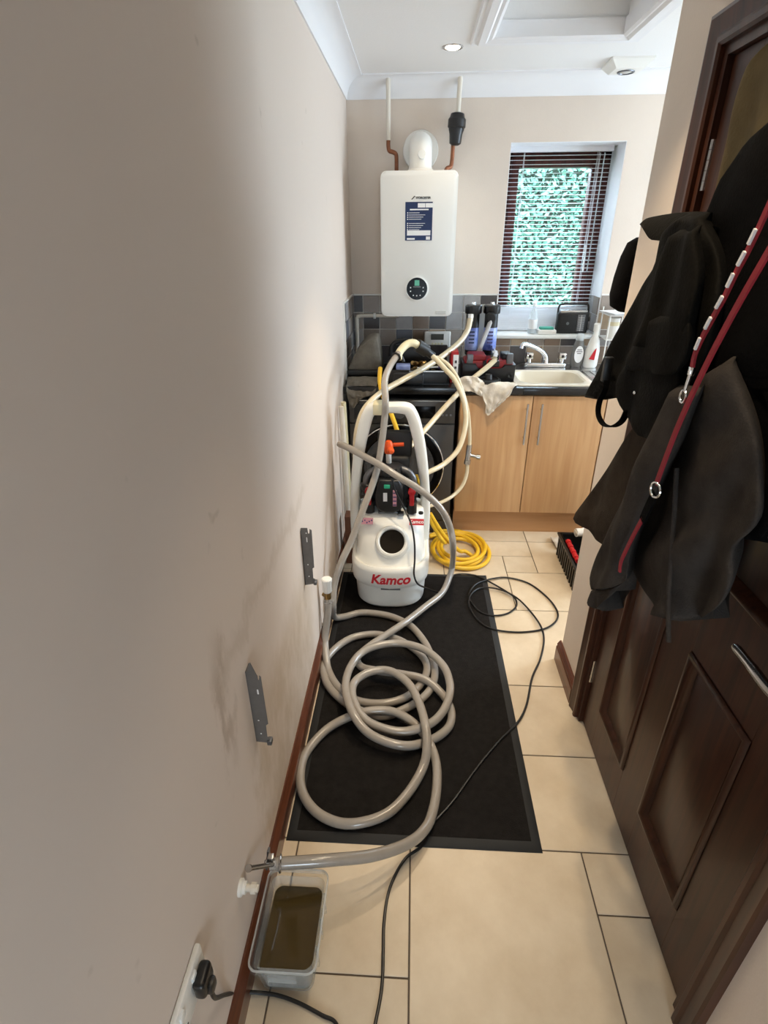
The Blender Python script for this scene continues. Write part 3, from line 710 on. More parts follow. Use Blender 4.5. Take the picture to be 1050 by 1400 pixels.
def radio():
    x0, x1, y0, y1, z0, z1 = .893, 1.085, 3.60, 3.655, WZ0+.001, WZ0+.128
    t = thing('radio', 'black portable radio with a raised handle on the window sill', 'radio', (.99, 3.63, WZ0))
    obj('radio_body', MB().box(x0, x1, y0, y1, z0, z1, .012, 3), 'black_plastic', t)
    obj('speaker_grille', MB().box(x0+.012, x0+.115, y0-.003, y0+.003, z0+.016, z1-.018, .002), 'black_rubber', t)
    obj('speaker_badge', MB().cyl((x0+.064, y0-.005, z0+.062), (x0+.064, y0-.001, z0+.062), .009), 'steel_dark', t)
    d = obj('tuner_scale', MB().box(x0+.122, x0+.168, y0-.003, y0+.003, z0+.014, z1-.014, .001), 'steel_dark', t)
    m = MB()
    for k in range(7): m.box(x0+.127, x0+.163, y0-.0045, y0-.002, z0+.022+.012*k, z0+.0235+.012*k)
    m.box(x0+.144, x0+.1455, y0-.0045, y0-.002, z0+.016, z1-.016)
    obj('scale_marks', m, 'paper', d, smooth=False)
    obj('top_strip', MB().box(x0+.012, x1-.012, y0+.004, y1-.01, z1-.002, z1+.012, .004), 'steel', t)
    obj('handle', MB().tube(smooth([(x0+.004, 3.63, z1-.02), (x0+.006, 3.63, z1+.03), (x0+.03, 3.63, z1+.045), (x1-.03, 3.63, z1+.045), (x1-.006, 3.63, z1+.03), (x1-.004, 3.63, z1-.02)], 5), .006, 10), 'black_plastic', t)
    obj('tuning_knob', MB().lathe((x1-.002, 3.62, z0+.085), [(.014, 0), (.014, .01), (.001, .011)], 16, (1, 0, 0)), 'black_plastic', t)
radio()
def soap_bottle():
    c = Vector((1.008, 3.46, .927))
    t = thing('soap_bottle', 'grey washing up liquid bottle with a white oval label', 'bottle', c)
    lp = []
    for z, a, b in ((0, .034, .022), (.01, .038, .025), (.07, .041, .026), (.12, .034, .023), (.15, .026, .02), (.16, .02, .018)):
        lp.append([(c.x+a*math.cos(q), c.y+b*math.sin(q), c.z+z) for q in (2*PI*k/24 for k in range(24))])
    obj('bottle_body', MB().loop_skin(lp), 'soap_grey', t)
    obj('bottle_cap', MB().lathe((c.x, c.y, c.z+.158), [(.024, 0), (.024, .035), (.016, .04), (.001, .041)], 20), 'clear_bottle', t)
    lab = MB(); lp = []
    pts = [(c.x+.027*math.cos(q), c.z+.078+.05*math.sin(q)) for q in (2*PI*k/24 for k in range(24))]
    lab.prism(pts, 'y', c.y-.0285, c.y-.0265); lo = obj('bottle_label', lab, 'paper', t, smooth=False)
    m = MB()
    for k, w_ in enumerate((.012, .018, .014)): m.box(c.x-w_, c.x+w_, c.y-.0292, c.y-.028, c.z+.082+.011*k, c.z+.086+.011*k)
    obj('label_print', m, 'graphite', lo, smooth=False)
soap_bottle()
def spray_bottle():
    c = Vector((1.085, 3.44, .927))
    t = thing('spray_bottle', 'white cleaner bottle with a red mark right of the sink', 'bottle', c)
    lp = []
    for z, a, b in ((0, .036, .026), (.012, .042, .03), (.10, .042, .03), (.16, .03, .024), (.19, .016, .016), (.22, .015, .015)):
        lp.append([(c.x+.3*z*.12+a*math.cos(q), c.y+b*math.sin(q), c.z+z) for q in (2*PI*k/24 for k in range(24))])
    obj('bottle_body', MB().loop_skin(lp), 'white_gloss', t)
    obj('bottle_cap', MB().lathe((c.x+.008, c.y, c.z+.215), [(.02, 0), (.02, .04), (.015, .045), (.001, .046)], 18), 'white_plastic', t)
    obj('red_mark', MB().prism([(c.x-.02, c.z+.055), (c.x+.012, c.z+.05), (c.x+.016, c.z+.12), (c.x+.004, c.z+.105)], 'y', c.y-.0335, c.y-.0295), 'red_label', t, smooth=False)
spray_bottle()
def rack():
    t = thing('letter_rack', 'white wire rack with papers on the counter right of the window', 'rack', (1.27, 3.46, .925))
    m = MB()
    for x in (1.14, 1.21, 1.28, 1.35, 1.42):
        m.tube([(x, 3.38, .93), (x, 3.38, 1.235)], .004, 8); m.tube([(x, 3.53, .93), (x, 3.53, 1.27)], .004, 8)
    for z in (1.10, 1.235):
        m.tube([(1.14, 3.38, z), (1.42, 3.38, z)], .004, 8); m.tube([(1.14, 3.53, z), (1.42, 3.53, z)], .004, 8); m.tube([(1.14, 3.38, z), (1.14, 3.53, z)], .004, 8); m.tube([(1.42, 3.38, z), (1.42, 3.53, z)], .004, 8)
    obj('wire_frame', m, 'white_plastic', t)
    obj('shelf', MB().box(1.135, 1.425, 3.375, 3.535, 1.236, 1.242), 'white_plastic', t, smooth=False)
    obj('lower_shelf', MB().box(1.135, 1.425, 3.375, 3.535, 1.098, 1.104), 'white_plastic', t, smooth=False)
    p = thing('paper_stack', 'loose white papers lying on top of the wire rack', 'papers', (1.27, 3.44, 1.243))
    for k, (a, dx) in enumerate(((.1, 0), (-.12, .02), (.25, -.02))):
        obj('sheet', MB().box(1.14+dx, 1.40+dx, 3.36, 3.52, 1.243+.004*k, 1.246+.004*k, rot=Matrix.Rotation(a, 3, 'Z')), 'paper', p, smooth=False)
    j = thing('jar', 'white jar with an orange band standing on the lower rack shelf', 'jar', (1.18, 3.42, 1.104))
    obj('jar_body', MB().lathe((1.18, 3.42, 1.105), [(.03, 0), (.032, .004), (.032, .07), (.03, .075)], 20), 'white_plastic', j)
    obj('orange_band', MB().lathe((1.18, 3.42, 1.178), [(.033, 0), (.033, .022), (.031, .023)], 20), 'cream_plastic', j)
    obj('jar_lid', MB().lathe((1.18, 3.42, 1.2), [(.033, 0), (.033, .02), (.001, .022)], 20), 'white_plastic', j)
rack()

# filter set
def filters():
    t = thing('filter_set', 'pair of black capped water filters with blue labels by the boiler', 'filter', (.39, 3.33, .92))
    obj('back_plate', MB().box(.30, .48, 3.372, 3.378, .922, 1.30), 'white_plastic', t, smooth=False)
    obj('foot_plate', MB().box(.29, .49, 3.27, 3.40, .921, .927), 'steel', t, smooth=False)
    for k, x in enumerate((.338, .444)):
        b = obj('filter_body', MB().lathe((x, 3.32, 1.02), [(.026, 0), (.036, .01), (.038, .04), (.038, .24)], 28), 'black_plastic', t)
        obj('filter_cap', MB().lathe((x, 3.32, 1.258), [(.045, 0), (.047, .004), (.047, .04), (.042, .046), (.001, .047)], 36, ribs=18, ribamp=.02), 'black_plastic', t)
        obj('bleed_screw', MB().cyl((x, 3.32, 1.30), (x, 3.32, 1.318), .012, seg=12), 'chrome', t)
        lb = obj('filter_label', MB().lathe((x, 3.32, 1.055), [(.0382, 0), (.0388, .001), (.0388, .125), (.0382, .126)], 28), 'blue_label', b)
        m = MB()
        for q in range(4): m.box(x-.02, x+.012, 3.2795, 3.283, 1.095+.02*q, 1.103+.02*q, .001, 1)
        obj('label_print', m, 'navy_label' if k == 0 else 'flag_blue', lb)
    obj('link_pipe', MB().tube(smooth([(.434, 3.26, 1.232), (.425, 3.255, 1.20), (.385, 3.25, 1.08), (.368, 3.255, 1.03)], 6), .013, 14), 'hose_clear', t)
    obj('link_elbow', MB().lathe((.434, 3.285, 1.24), [(.03, 0), (.03, .03), (.022, .038), (.001, .04)], 22, (0, -1, 0)).lathe((.366, 3.285, 1.02), [(.028, 0), (.028, .03), (.02, .036), (.001, .037)], 22, (0, -1, 0)), 'black_rubber', t)
    obj('hose_union', MB().cyl((.318, 3.29, 1.245), (.318, 3.225, 1.25), .017, seg=8).cyl((.316, 3.235, 1.262), (.314, 3.225, 1.225), .019, seg=8), 'chrome', t)
    P_ = at(677, 489, y=3.075)
    obj('hose_union', MB().cyl((P_.x+.002, 3.29, 1.075), (P_.x, 3.10, P_.z+.02), .014, seg=12).cyl((P_.x, 3.105, P_.z+.022), P_, .019, seg=8).cyl(P_+Vector((0, .012, .008)), P_+Vector((-.004, -.006, -.006)), .023, seg=6), 'chrome', t)
filters()
def toolcase():
    t = thing('tool_case', 'black and red tool case in front of the filters by the sink', 'tool case', (.42, 3.12, .92))
    x0, x1, y0, y1 = .275, .565, 3.075, 3.255
    pts = [(x0, .922), (x1, .922), (x1+.004, 1.015), (x1-.06, 1.015), (x1-.075, .99), (x0+.085, .99), (x0+.07, 1.022), (x0-.004, 1.022)]
    obj('lower_shell', MB().prism(pts, 'y', y0, y1, .006), 'black_plastic', t)
    obj('red_lid', MB().box(x0+.01, x1-.01, y0+.012, y1-.01, .985, 1.035, .012, 3).box(x0+.03, x1-.16, y0+.02, y1-.02, 1.03, 1.062, .01, 3), 'red_dark', t)
    obj('black_insert', MB().box(x0+.11, x1-.085, y0+.006, y0+.04, 1.0, 1.036, .008).box(x1-.07, x1-.015, y0+.05, y1-.03, 1.03, 1.065, .008), 'black_plastic', t)
    obj('latch', MB().box(x1-.05, x1-.015, y0+.004, y0+.03, 1.02, 1.075, .004), 'steel_dark', t)
    obj('latch', MB().box(x0+.02, x0+.055, y0+.004, y0+.03, 1.02, 1.07, .004), 'steel_dark', t)
    obj('corner_plug', MB().lathe((x1-.025, y0+.001, .955), [(.016, 0), (.016, .006), (.009, .007), (.001, .003)], 16, (0, -1, 0)), 'black_rubber', t)
    obj('red_knob', MB().ring((.425, y0-.0, 1.03), .018, .004, (0, -1, 0)), 'red', t)
    b = thing('red_white_carton', 'narrow red carton with a white end panel left of the tool case', 'box', (.22, 3.10, .92))
    obj('carton', MB().box(.205, .245, 3.05, 3.2, .921, 1.09, .002), 'red', b)
    p = obj('end_panel', MB().box(.217, .246, 3.046, 3.051, .925, 1.075), 'paper', b, smooth=False)
    obj('print', MB().box(.226, .237, 3.0445, 3.047, 1.03, 1.045).box(.226, .237, 3.0445, 3.047, 1.0, 1.012), 'graphite', p, smooth=False)
    l = thing('round_cap', 'round black plastic cap lying at the worktop edge', 'cap', (.41, 3.02, .935))
    obj('disc', MB().lathe((.413, 3.01, .934), [(.062, 0), (.068, .004), (.068, .018), (.055, .022), (.05, .018), (.02, .018)], 36), 'black_plastic', l)
    obj('grip', MB().lathe((.413, 3.01, .95), [(.022, 0), (.018, .03), (.001, .032)], 20), 'black_plastic', l)
toolcase()

def cloth_sheet(name, rows, m, parent, thick=.004, wob=.006, seed=1):
    """rows: list of lists of 3-D points (same length) -> crumpled cloth with thickness"""
    rr = random.Random(seed); n = len(rows[0])
    fine = []
    cols = [smooth([r[i] for r in rows], 5) for i in range(n)]
    for k in range(len(cols[0])): fine.append(smooth([c[k] for c in cols], 5))
    ph = [rr.uniform(0, 6) for _ in range(6)]
    bm = bmesh.new(); g = []
    for a, r in enumerate(fine):
        g.append([])
        for b, p in enumerate(r):
            d = wob*(math.sin(a*.55+ph[0]+.35*b)+.6*math.sin(b*.9+ph[1]-.3*a)+.4*math.sin(a*1.3-b*.7+ph[2]))
            g[-1].append(bm.verts.new(p+Vector((0, -abs(d), d*.25+abs(d)*.3))))
    for a in range(len(g)-1):
        for b in range(len(g[0])-1): bm.faces.new((g[a][b], g[a][b+1], g[a+1][b+1], g[a+1][b]))
    bm.normal_update(); na, nb = len(g), len(g[0])
    off = [[bm.verts.new(v.co+v.normal*thick) for v in r] for r in g]
    for a in range(na-1):
        for b in range(nb-1): bm.faces.new((off[a][b], off[a+1][b], off[a+1][b+1], off[a][b+1]))
    ring = [(0, b) for b in range(nb)]+[(a, nb-1) for a in range(1, na)]+[(na-1, b) for b in range(nb-2, -1, -1)]+[(a, 0) for a in range(na-2, 0, -1)]
    for (a, b), (c, d) in zip(ring, ring[1:]+ring[:1]): bm.faces.new((g[a][b], off[a][b], off[c][d], g[c][d]))
    mb = MB(); mb.bm.free(); mb.bm = bm
    return obj(name, mb, m, parent)
def rags():
    e = .925
    rows = [[at(x, 503+2*abs(i-2), y=3.03) for i, x in enumerate((652, 668, 684, 696, 706))],
            [Vector((.37, 2.97, e+.012)), Vector((.42, 2.965, e+.025)), Vector((.48, 2.97, e+.02)), Vector((.53, 2.985, e+.012)), Vector((.575, 3.0, e))],
            [at(x, yy, y=2.937) for x, yy in ((655, 531), (667, 530), (680, 530), (692, 531), (703, 528))],
            [at(x, yy, y=2.93) for x, yy in ((661, 545), (669, 548), (677, 549), (686, 545), (697, 539))],
            [at(x, yy, y=2.93) for x, yy in ((664, 556), (669, 560), (675, 558), (682, 552), (690, 547))],
            [at(x, yy, y=2.93) for x, yy in ((664, 565), (667, 568), (671, 565), (675, 561), (680, 556))]]
    for p in rows[0]: p.z = e+.004
    o = cloth_sheet('cleaning_rag', rows, 'rag', None, .004, .005, 3)
    tag(o, 'off-white rag hanging over the worktop edge left of the sink', 'cloth')
    rows = [[at(x, 512, y=3.0) for x in (625, 640, 652, 660)], [at(x, yy, y=2.96) for x, yy in ((622, 520), (636, 514), (650, 516), (662, 522))],
            [at(x, yy, y=2.936) for x, yy in ((628, 529), (639, 524), (650, 527), (660, 532))], [at(x, yy, y=2.93) for x, yy in ((634, 536), (642, 534), (650, 538), (658, 543))]]
    for p in rows[0]: p.z = e+.006
    for p in rows[1]: p.z = max(p.z, e+.012)
    o = cloth_sheet('cleaning_rag', rows, 'rag', None, .004, .009, 8)
    tag(o, 'small crumpled cream rag on the worktop above the washing machine corner', 'cloth')
rags()

def toolbags():
    # grey canvas bag in the corner
    t = thing('canvas_bag', 'worn grey canvas tool bag in the corner on the worktop', 'bag', (-.28, 3.12, .92))
    px = [(473, 513), (479, 497), (487, 481), (495, 471), (504, 464), (513, 463), (517, 468), (520, 490), (522, 512)]
    pts = [(p.x, p.z) for p in (at(a, b, y=3.10) for a, b in px)]
    mb = MB(); lo = []
    c = Vector((sum(p[0] for p in pts)/len(pts), 0, sum(p[1] for p in pts)/len(pts)))
    pts = [(max(p.x, L+.013), p.z) for p in smooth([Vector((a, 0, b)) for a, b in pts], 4)]
    mb = MB()
    def sc_(f, y): return [(c.x+(a-c.x)*f, y, c.z+(b-c.z)*f) for a, b in pts]
    mb.loop_skin([sc_(.5, 3.078), sc_(.85, 3.085), sc_(.97, 3.095), sc_(1, 3.12), sc_(1, 3.30), sc_(.95, 3.32)])
    obj('flap', mb, 'canvas_grey', t)
    q0, q1 = at(472, 523, y=3.06), at(522, 519, y=3.06)
    obj('rim_band', MB().box(L+.012, q1.x, 3.055, 3.34, .955, .985, .01, 3), 'black_rubber', t)
    obj('bag_body', MB().box(L+.02, q1.x-.01, 3.07, 3.33, .921, .962, .01, 3), 'cloth_black', t)
    rows = [[Vector((-.372+.042*i, 3.05, .952)) for i in range(5)], [Vector((-.37+.042*i, 2.985, .93)) for i in range(5)],
            [at(x, yy, y=2.936) for x, yy in ((474, 535), (484, 538), (494, 540), (503, 540), (512, 537))],
            [at(x, yy, y=2.932) for x, yy in ((476, 546), (484, 547), (490, 545), (496, 543), (502, 542))],
            [at(x, yy, y=2.932) for x, yy in ((478, 555), (483, 558), (487, 554), (491, 548), (496, 544))]]
    for r in rows:
        for i, p in enumerate(r): p.x = max(p.x, L+.014+.006*i)
    o = cloth_sheet('dust_cloth', rows, 'canvas_grey', None, .003, .006, 5); tag(o, 'grey cloth hanging from under the canvas bag over the worktop', 'cloth')
    # open black tool tote
    t = thing('tool_tote', 'open black tool tote with fittings on the worktop above the washing machine', 'bag', (0, 3.1, .92))
    x0, x1, y0, y1 = -.145, .195, 3.0, 3.27
    m = MB()
    m.box(x0, x1, y0, y0+.015, .921, 1.0, .006); m.box(x0, x1, y1-.015, y1, .921, 1.09, .006); m.box(x0, x0+.015, y0, y1, .921, 1.04, .006); m.box(x1-.015, x1, y0, y1, .921, 1.02, .006); m.box(x0, x1, y0, y1, .921, .93)
    obj('tote_body', m, 'black_plastic', t)
    obj('front_pocket', MB().box(x0+.03, x0+.2, y0-.02, y0+.004, .925, .99, .01, 3), 'graphite_dark', t)
    obj('carry_arch', MB().tube(smooth([(x0+.01, 3.2, 1.03), (x0+.015, 3.2, 1.09), (x0+.06, 3.2, 1.125), (x0+.13, 3.2, 1.12), (x0+.20, 3.2, 1.09)], 6), .012, 10), 'black_rubber', t)
    obj('edge_trim', MB().box(x0+.12, x1-.005, y0-.004, y0+.004, .992, .998), 'steel', t, smooth=False)
    rr = random.Random(5)
    a = thing('screwdriver', 'white shafted driver lying across the open tool tote', 'screwdriver', (.08, 3.02, 1.01))
    obj('shaft', MB().cyl((.02, 3.02, 1.008), (.14, 3.035, 1.012), .005, seg=10), 'white_plastic', a)
    obj('grip', MB().cyl((.135, 3.034, 1.012), (.19, 3.04, 1.014), .011, .012, seg=12), 'flag_blue', a)
    b = thing('sealant_packet', 'blue and white packet in the open tool tote', 'packet', (-.05, 3.08, .95))
    obj('packet', MB().box(-.10, -.02, 3.04, 3.12, .932, 1.015, .006), 'blue_label', b)
    c = thing('pipe_clamp', 'cream plastic pipe clamp slanting out of the tool tote', 'clamp', (.02, 3.06, .95))
    obj('clamp_bar', MB().box(-.055, .055, -.012, .012, -.016, .016, .004, 2, rot=Matrix.Rotation(.75, 3, 'Y')), 'cream_plastic', c).location = (0.02, 3.03, 1.06)
    c.location = (0, 0, 0); ROOT[c.name] = Vector((0, 0, 0))
    d = thing('brass_fittings', 'heap of loose brass pipe fittings in the tool tote', 'fittings', (.1, 3.1, .95)); d['kind'] = 'stuff'
    m = MB()
    for k in range(26):
        p = Vector((rr.uniform(-.01, .175), rr.uniform(3.04, 3.2), rr.uniform(.94, 1.02))); v = Vector((rr.uniform(-1, 1), rr.uniform(-1, 1), rr.uniform(-.5, .5))).normalized()*.016
        m.cyl(p-v, p+v, .009, seg=8); m.cyl(p-v*.3, p+v*.3, .0125, seg=6)
    obj('fittings_heap', m, 'brass', d)['kind'] = 'stuff'
toolbags()

# ------------------------------------------------------------------ flushing machine
def machine():
    t = thing('flushing_machine', 'white power flushing machine with tall handle on the black mat', 'pump', (-.095, 2.33, .006))
    cx, yb = -.098, 2.52
    def D(a, yf, z, n=14, e=2.6, r=.03):
        """D-shaped outline: round front, flat back"""
        pts = []
        dep = yb-yf; ry = min(dep*.75, a*1.0)
        yc = yf+ry
        for k in range(2*n+1):
            q = PI+PI*k/(2*n)
            cxx, sy = math.cos(q), math.sin(q)
            pts.append((cx+a*math.copysign(abs(cxx)**(2/e), cxx), yc+ry*math.copysign(abs(sy)**(2/e), sy), z))
        pts += [(cx+a, yb-r, z), (cx+a-r, yb, z), (cx-a+r, yb, z), (cx-a, yb-r, z)]
        return pts
    z0 = .006
    lower = [D(.158, 2.180, z0), D(.172, 2.162, z0+.02), D(.176, 2.156, .10), D(.178, 2.152, .155)]
    obj('base_tank', MB().loop_skin(lower), 'tank_poly', t)
    up = [D(.182, 2.140, .150), D(.191, 2.128, .160), D(.193, 2.125, .19), D(.193, 2.125, .240), D(.191, 2.128, .257), D(.183, 2.140, .264), D(.172, 2.158, .256), D(.170, 2.168, .262), D(.167, 2.18, .29), D(.166, 2.215, .335), D(.165, 2.265, .39), D(.165, 2.305, .432), D(.164, 2.33, .448), D(.162, 2.36, .454)]
    obj('upper_tank', MB().loop_skin(up), 'tank_poly', t, angle=50)
    # filler neck
    nc = Vector((-.088, 2.235, .352)); ax = Vector((0, -.74, .67)).normalized()
    nk = obj('filler_neck', MB().lathe(nc-ax*.03, [(.09, 0), (.084, .02), (.080, .045), (.074, .054), (.066, .056), (.060, .05), (.058, .02), (.058, .001)], 40, ax), 'tank_poly', t)
    obj('neck_shade_disc', MB().lathe(nc+ax*.008, [(.059, 0), (.058, .004), (.001, .004)], 32, ax), 'hole_shade', nk, label='dark disc painted as the shaded filler hole')  # no hole is cut; the disc's dark colour stands for shade inside
    # frame: swept rounded rectangle in the plane y = 2.45
    path = [(-.285, .20, .024), (-.287, .42, .024), (-.277, .58, .024), (-.256, .735, .027), (-.229, .86, .029), (-.205, .925, .027), (-.178, .947, .025), (-.106, .95, .022), (-.036, .947, .025), (-.009, .925, .027), (.015, .86, .029), (.042, .735, .027), (.063, .58, .024), (.073, .42, .024), (.071, .20, .024)]
    sp = smooth([Vector(p) for p in path], 5); loops = []
    for i, p in enumerate(sp):
        a, b = sp[max(i-1, 0)], sp[min(i+1, len(sp)-1)]
        tx, tz = b.x-a.x, b.y-a.y; ln = math.hypot(tx, tz); nx, nz = -tz/ln, tx/ln
        hw = p.z; hd = .038; lp = []
        for k in range(16):
            q = 2*PI*k/16; c_, s_ = math.cos(q), math.sin(q)
            u = hw*math.copysign(abs(c_)**.55, c_); v = hd*math.copysign(abs(s_)**.55, s_)
            lp.append((p.x+nx*u, 2.455+v, p.y+nz*u))
        loops.append(lp)
    obj('handle_frame', MB().loop_skin(loops), 'tank_poly', t)
    obj('grip_tape', MB().box(-.185, -.135, 2.414, 2.497, .922, .975, .006), 'cream_plastic', t)
    # pump on the deck
    m = MB(); m.box(-.17, -.035, 2.34, 2.46, .50, .64, .03, 4); m.cyl((-.105, 2.40, .455), (-.105, 2.40, .50), .05)
    p = obj('pump_motor', m, 'black_plastic', t)
    obj('motor_nose', MB().prism([(-.172, .56), (-.172, .50), (-.155, .475), (-.125, .462), (-.085, .462), (-.055, .475), (-.038, .50), (-.038, .56), (-.045, .615), (-.06, .64), (-.15, .64), (-.165, .615)], 'y', 2.315, 2.37, .014, 3), 'black_plastic', p)
    obj('motor_cap', MB().lathe((-.105, 2.40, .64), [(.058, 0), (.06, .01), (.058, .045), (.04, .055), (.001, .056)], 40, ribs=20, ribamp=.03), 'graphite_dark', p)
    for s_ in (-1, 1):
        obj('side_elbow', MB().tube(smooth([(-.105+s_*.05, 2.40, .665), (-.105+s_*.085, 2.39, .655), (-.105+s_*.11, 2.385, .625), (-.105+s_*.115, 2.385, .59)], 5), .017, 12), 'steel_dark', p)
        obj('union_nut', MB().lathe((-.105+s_*.115, 2.385, .56), [(.022, 0), (.026, .004), (.026, .03), (.02, .034)], 18, ribs=9, ribamp=.05).cyl((-.105+s_*.115, 2.385, .565), (-.105+s_*.113, 2.38, .50), .017, seg=14).box(-.105+s_*.115-.02, -.105+s_*.115+.02, 2.35, 2.372, .535, .552, .004), 'black_plastic', p)
    obj('pump_housing', MB().box(-.235, .022, 2.40, 2.485, .455, .60, .02, 3).box(-.20, -.01, 2.41, 2.48, .59, .72, .02, 3), 'black_rubber', p)
    obj('riser_block', MB().box(-.165, .0, 2.43, 2.475, .71, .84, .015, 2), 'black_rubber', p)
    obj('rocker_switch', MB().box(-.130, -.102, 2.3105, 2.32, .598, .618, .003), 'switch_green', p, label='glowing green rocker switch')
    obj('rating_plate', MB().box(-.134, -.115, 2.3135, 2.318, .53, .575), 'paper', p, smooth=False)
    fs = obj('flag_sticker', MB().box(-.088, -.070, 2.3135, 2.318, .505, .59), 'pink_flag', p, smooth=False)
    m = MB()
    for k in range(4): m.box(-.087, -.071, 2.3128, 2.3145, .509+.021*k, .515+.021*k)
    obj('sticker_print', m, 'flag_blue', fs, smooth=False)
    obj('grey_riser', MB().cyl((-.111, 2.40, .69), (-.111, 2.40, .755), .013), 'white_plastic', t)
    obj('orange_valve', MB().lathe((-.111, 2.40, .745), [(.019, 0), (.021, .01), (.021, .045), (.012, .06), (.001, .061)], 20).lathe((-.107, 2.40, .765), [(.017, 0), (.017, .03), (.009, .042), (.001, .043)], 18, (.25, -1, 0)), 'orange', t)
    obj('orange_coupling', MB().cyl((-.09, 2.44, .775), (-.04, 2.44, .778), .014, seg=14), 'orange', t)
    for x in (-.205, .002):
        v = obj('valve_body', MB().cyl((x, 2.36, .452), (x, 2.36, .515), .026).cyl((x, 2.36, .50), (x, 2.41, .50), .016), 'black_plastic', t)
        obj('red_lever', MB().box(x-.012, x+.012, 2.325, 2.345, .50, .575, .006).lathe((x, 2.342, .575), [(.018, 0), (.018, .018), (.001, .02)], 16, (0, -1, 0)), 'red', v)
    obj('deck_plug', MB().lathe((.048, 2.345, .452), [(.012, 0), (.012, .008), (.001, .009)], 14), 'black_rubber', t)
    obj('bracket', MB().box(-.16, -.05, 2.335, 2.40, .453, .462, .002).box(-.065, -.035, 2.31, 2.35, .455, .463, .002), 'steel_dark', t)
    for x, m1 in ((-.218, 0), (.028, 1)):
        n = Vector((0, -.7, .71)); o_ = Vector((x, 2.296, .430)); X = Vector((1, 0, 0)); Yv = Vector((0, .71, .7))
        mb = MB(); mb.box(-.035, .035, -.016, .016, -.001, .001)
        rot = Matrix((X, Yv, X.cross(Yv))).transposed()
        for v in mb.bm.verts: v.co = o_+rot @ v.co+X.cross(Yv)*.0035
        st = obj('sticker', mb, 'pink_flag' if m1 == 0 else 'red_label', t, smooth=False, label='pink flag sticker' if m1 == 0 else 'red maker sticker')
        if m1 == 0:
            mb = MB()
            for k in range(6): mb.box(-.03+.011*k, -.024+.011*k, -.012+.006*(k % 3), -.005+.006*(k % 3), .0011, .0016)
            for v in mb.bm.verts: v.co = o_+rot @ v.co+X.cross(Yv)*.0035
            obj('sticker_print', mb, 'flag_blue', st, smooth=False)
        else:
            text_mesh('sticker_text', 'Kamco', 'paper', st, o_+X.cross(Yv)*.0048, X, Yv, .024, .0004)
    # maker lettering wrapped on the front
    tm = text_mesh('maker_lettering', 'Kamco', 'red_label', t, (-.093, 2.122, .205), (1, 0, 0), (0, 0, 1), .072, .0022, .2, .92, .0008)
    ry, yc = .193*1.0, 2.125+min((yb-2.125)*.75, .193)
    for v in tm.data.vertices:
        u = min(abs(v.co.x-cx)/.193, .999); f = (1-u**2.6)**(1/2.6)
        v.co.y = yc-ry*f-.0012+(v.co.y-2.122)*.5
    obj('moulded_slot', MB().box(-.14, -.045, 2.1535, 2.16, .128, .138, .002), 'steel_dark', t)
machine()

# ------------------------------------------------------------------ mat
mt = thing('floor_mat', 'black ribbed rubber edged doormat lying along the left wall', 'mat', (.02, 1.75, 0))
obj('mat_pile', MB().box(L+.022+.028, .418-.028, 1.0+.028, 2.492-.028, .0005, .009, .002, 1), 'mat_black', mt)
def border():
    x0, x1, y0, y1 = L+.022, .418, .999, 2.492; prof = [(0, .0005), (.004, .004), (.03, .0085), (.032, .0005)]; loops = []
    for (x, y) in ((x0, y0), (x1, y0), (x1, y1), (x0, y1), (x0, y0)):
        sx = 1 if x == x0 else -1; sy = 1 if y == y0 else -1
        loops.append([(x+sx*d, y+sy*d, z) for d, z in prof])
    return MB().loop_skin(loops, False, False)
obj('mat_border', border(), 'mat_edge', mt)

# ------------------------------------------------------------------ hoses
ZF = .026
def fl(pts): return [at(p[0], p[1], z=(p[2] if len(p) > 2 else ZF)) for p in pts]
def air(pts): return [at(a, b, y=c) for a, b, c in pts]
HR = .0162
# outlet hose: from the radiator valve, twice round the mat, up the machine to the elbow
trv = at(447, 800, x=-.352)
h1 = [Vector((trv.x, trv.y, trv.z-.07)), Vector((trv.x-.001, trv.y-.012, trv.z-.13))] + fl([(444.5, 872, .09), (446, 900, .045), (450, 919), (463, 940), (486, 957), (516, 962), (543, 958), (564, 947), (580, 928), (583.5, 910), (574, 894), (552, 878), (534, 871), (510, 867), (480, 872.5), (456, 889), (442.5, 910), (447, 934), (465, 955), (489, 970), (522, 979.5), (552, 970), (576, 956), (591, 937), (594, 913), (583.5, 883), (567, 860.5), (552, 850), (528, 841), (495, 837.5), (471, 843)]) + [at(457, 843, z=.05), at(455.5, 828, y=1.98), at(457, 800, y=2.02), at(467, 768, y=2.06), at(480, 740, y=2.12), at(493, 705, y=2.18), at(507, 669, y=2.26), at(516, 640, y=2.32), at(522, 605, y=2.36), at(526, 570, y=2.385), at(527, 545, y=2.39), at(526, 520, y=2.52), at(534, 499, y=2.66), at(546, 482, y=2.76)]
t = thing('flushing_hose', 'grey hose from the white radiator valve coiling up over the machine handle', 'hose', h1[0])
obj('hose', MB().tube(smooth(h1, 7), HR, 12), 'hose_grey', t)
e = h1[-1]
obj('elbow', MB().tube(smooth([e-Vector((.004, .02, .03)), e, at(556, 471, y=2.8), at(566, 469, y=2.82), at(574, 475, y=2.84)], 5), .019, 14), 'cream_plastic', t)
obj('hose_clip', MB().ring(h1[-2]*.35+h1[-1]*.65, .02, .005, h1[-1]-h1[-2], 20).cyl(h1[-1]+Vector((.012, 0, -.02)), h1[-1]+Vector((.022, 0, -.045)), .008), 'black_plastic', t)
obj('coupler', MB().cyl(at(570, 472, y=2.835), at(583, 480, y=2.86), .032, seg=20).cyl(at(583, 480, y=2.86), at(592, 487, y=2.88), .02, seg=16), 'black_plastic', t)
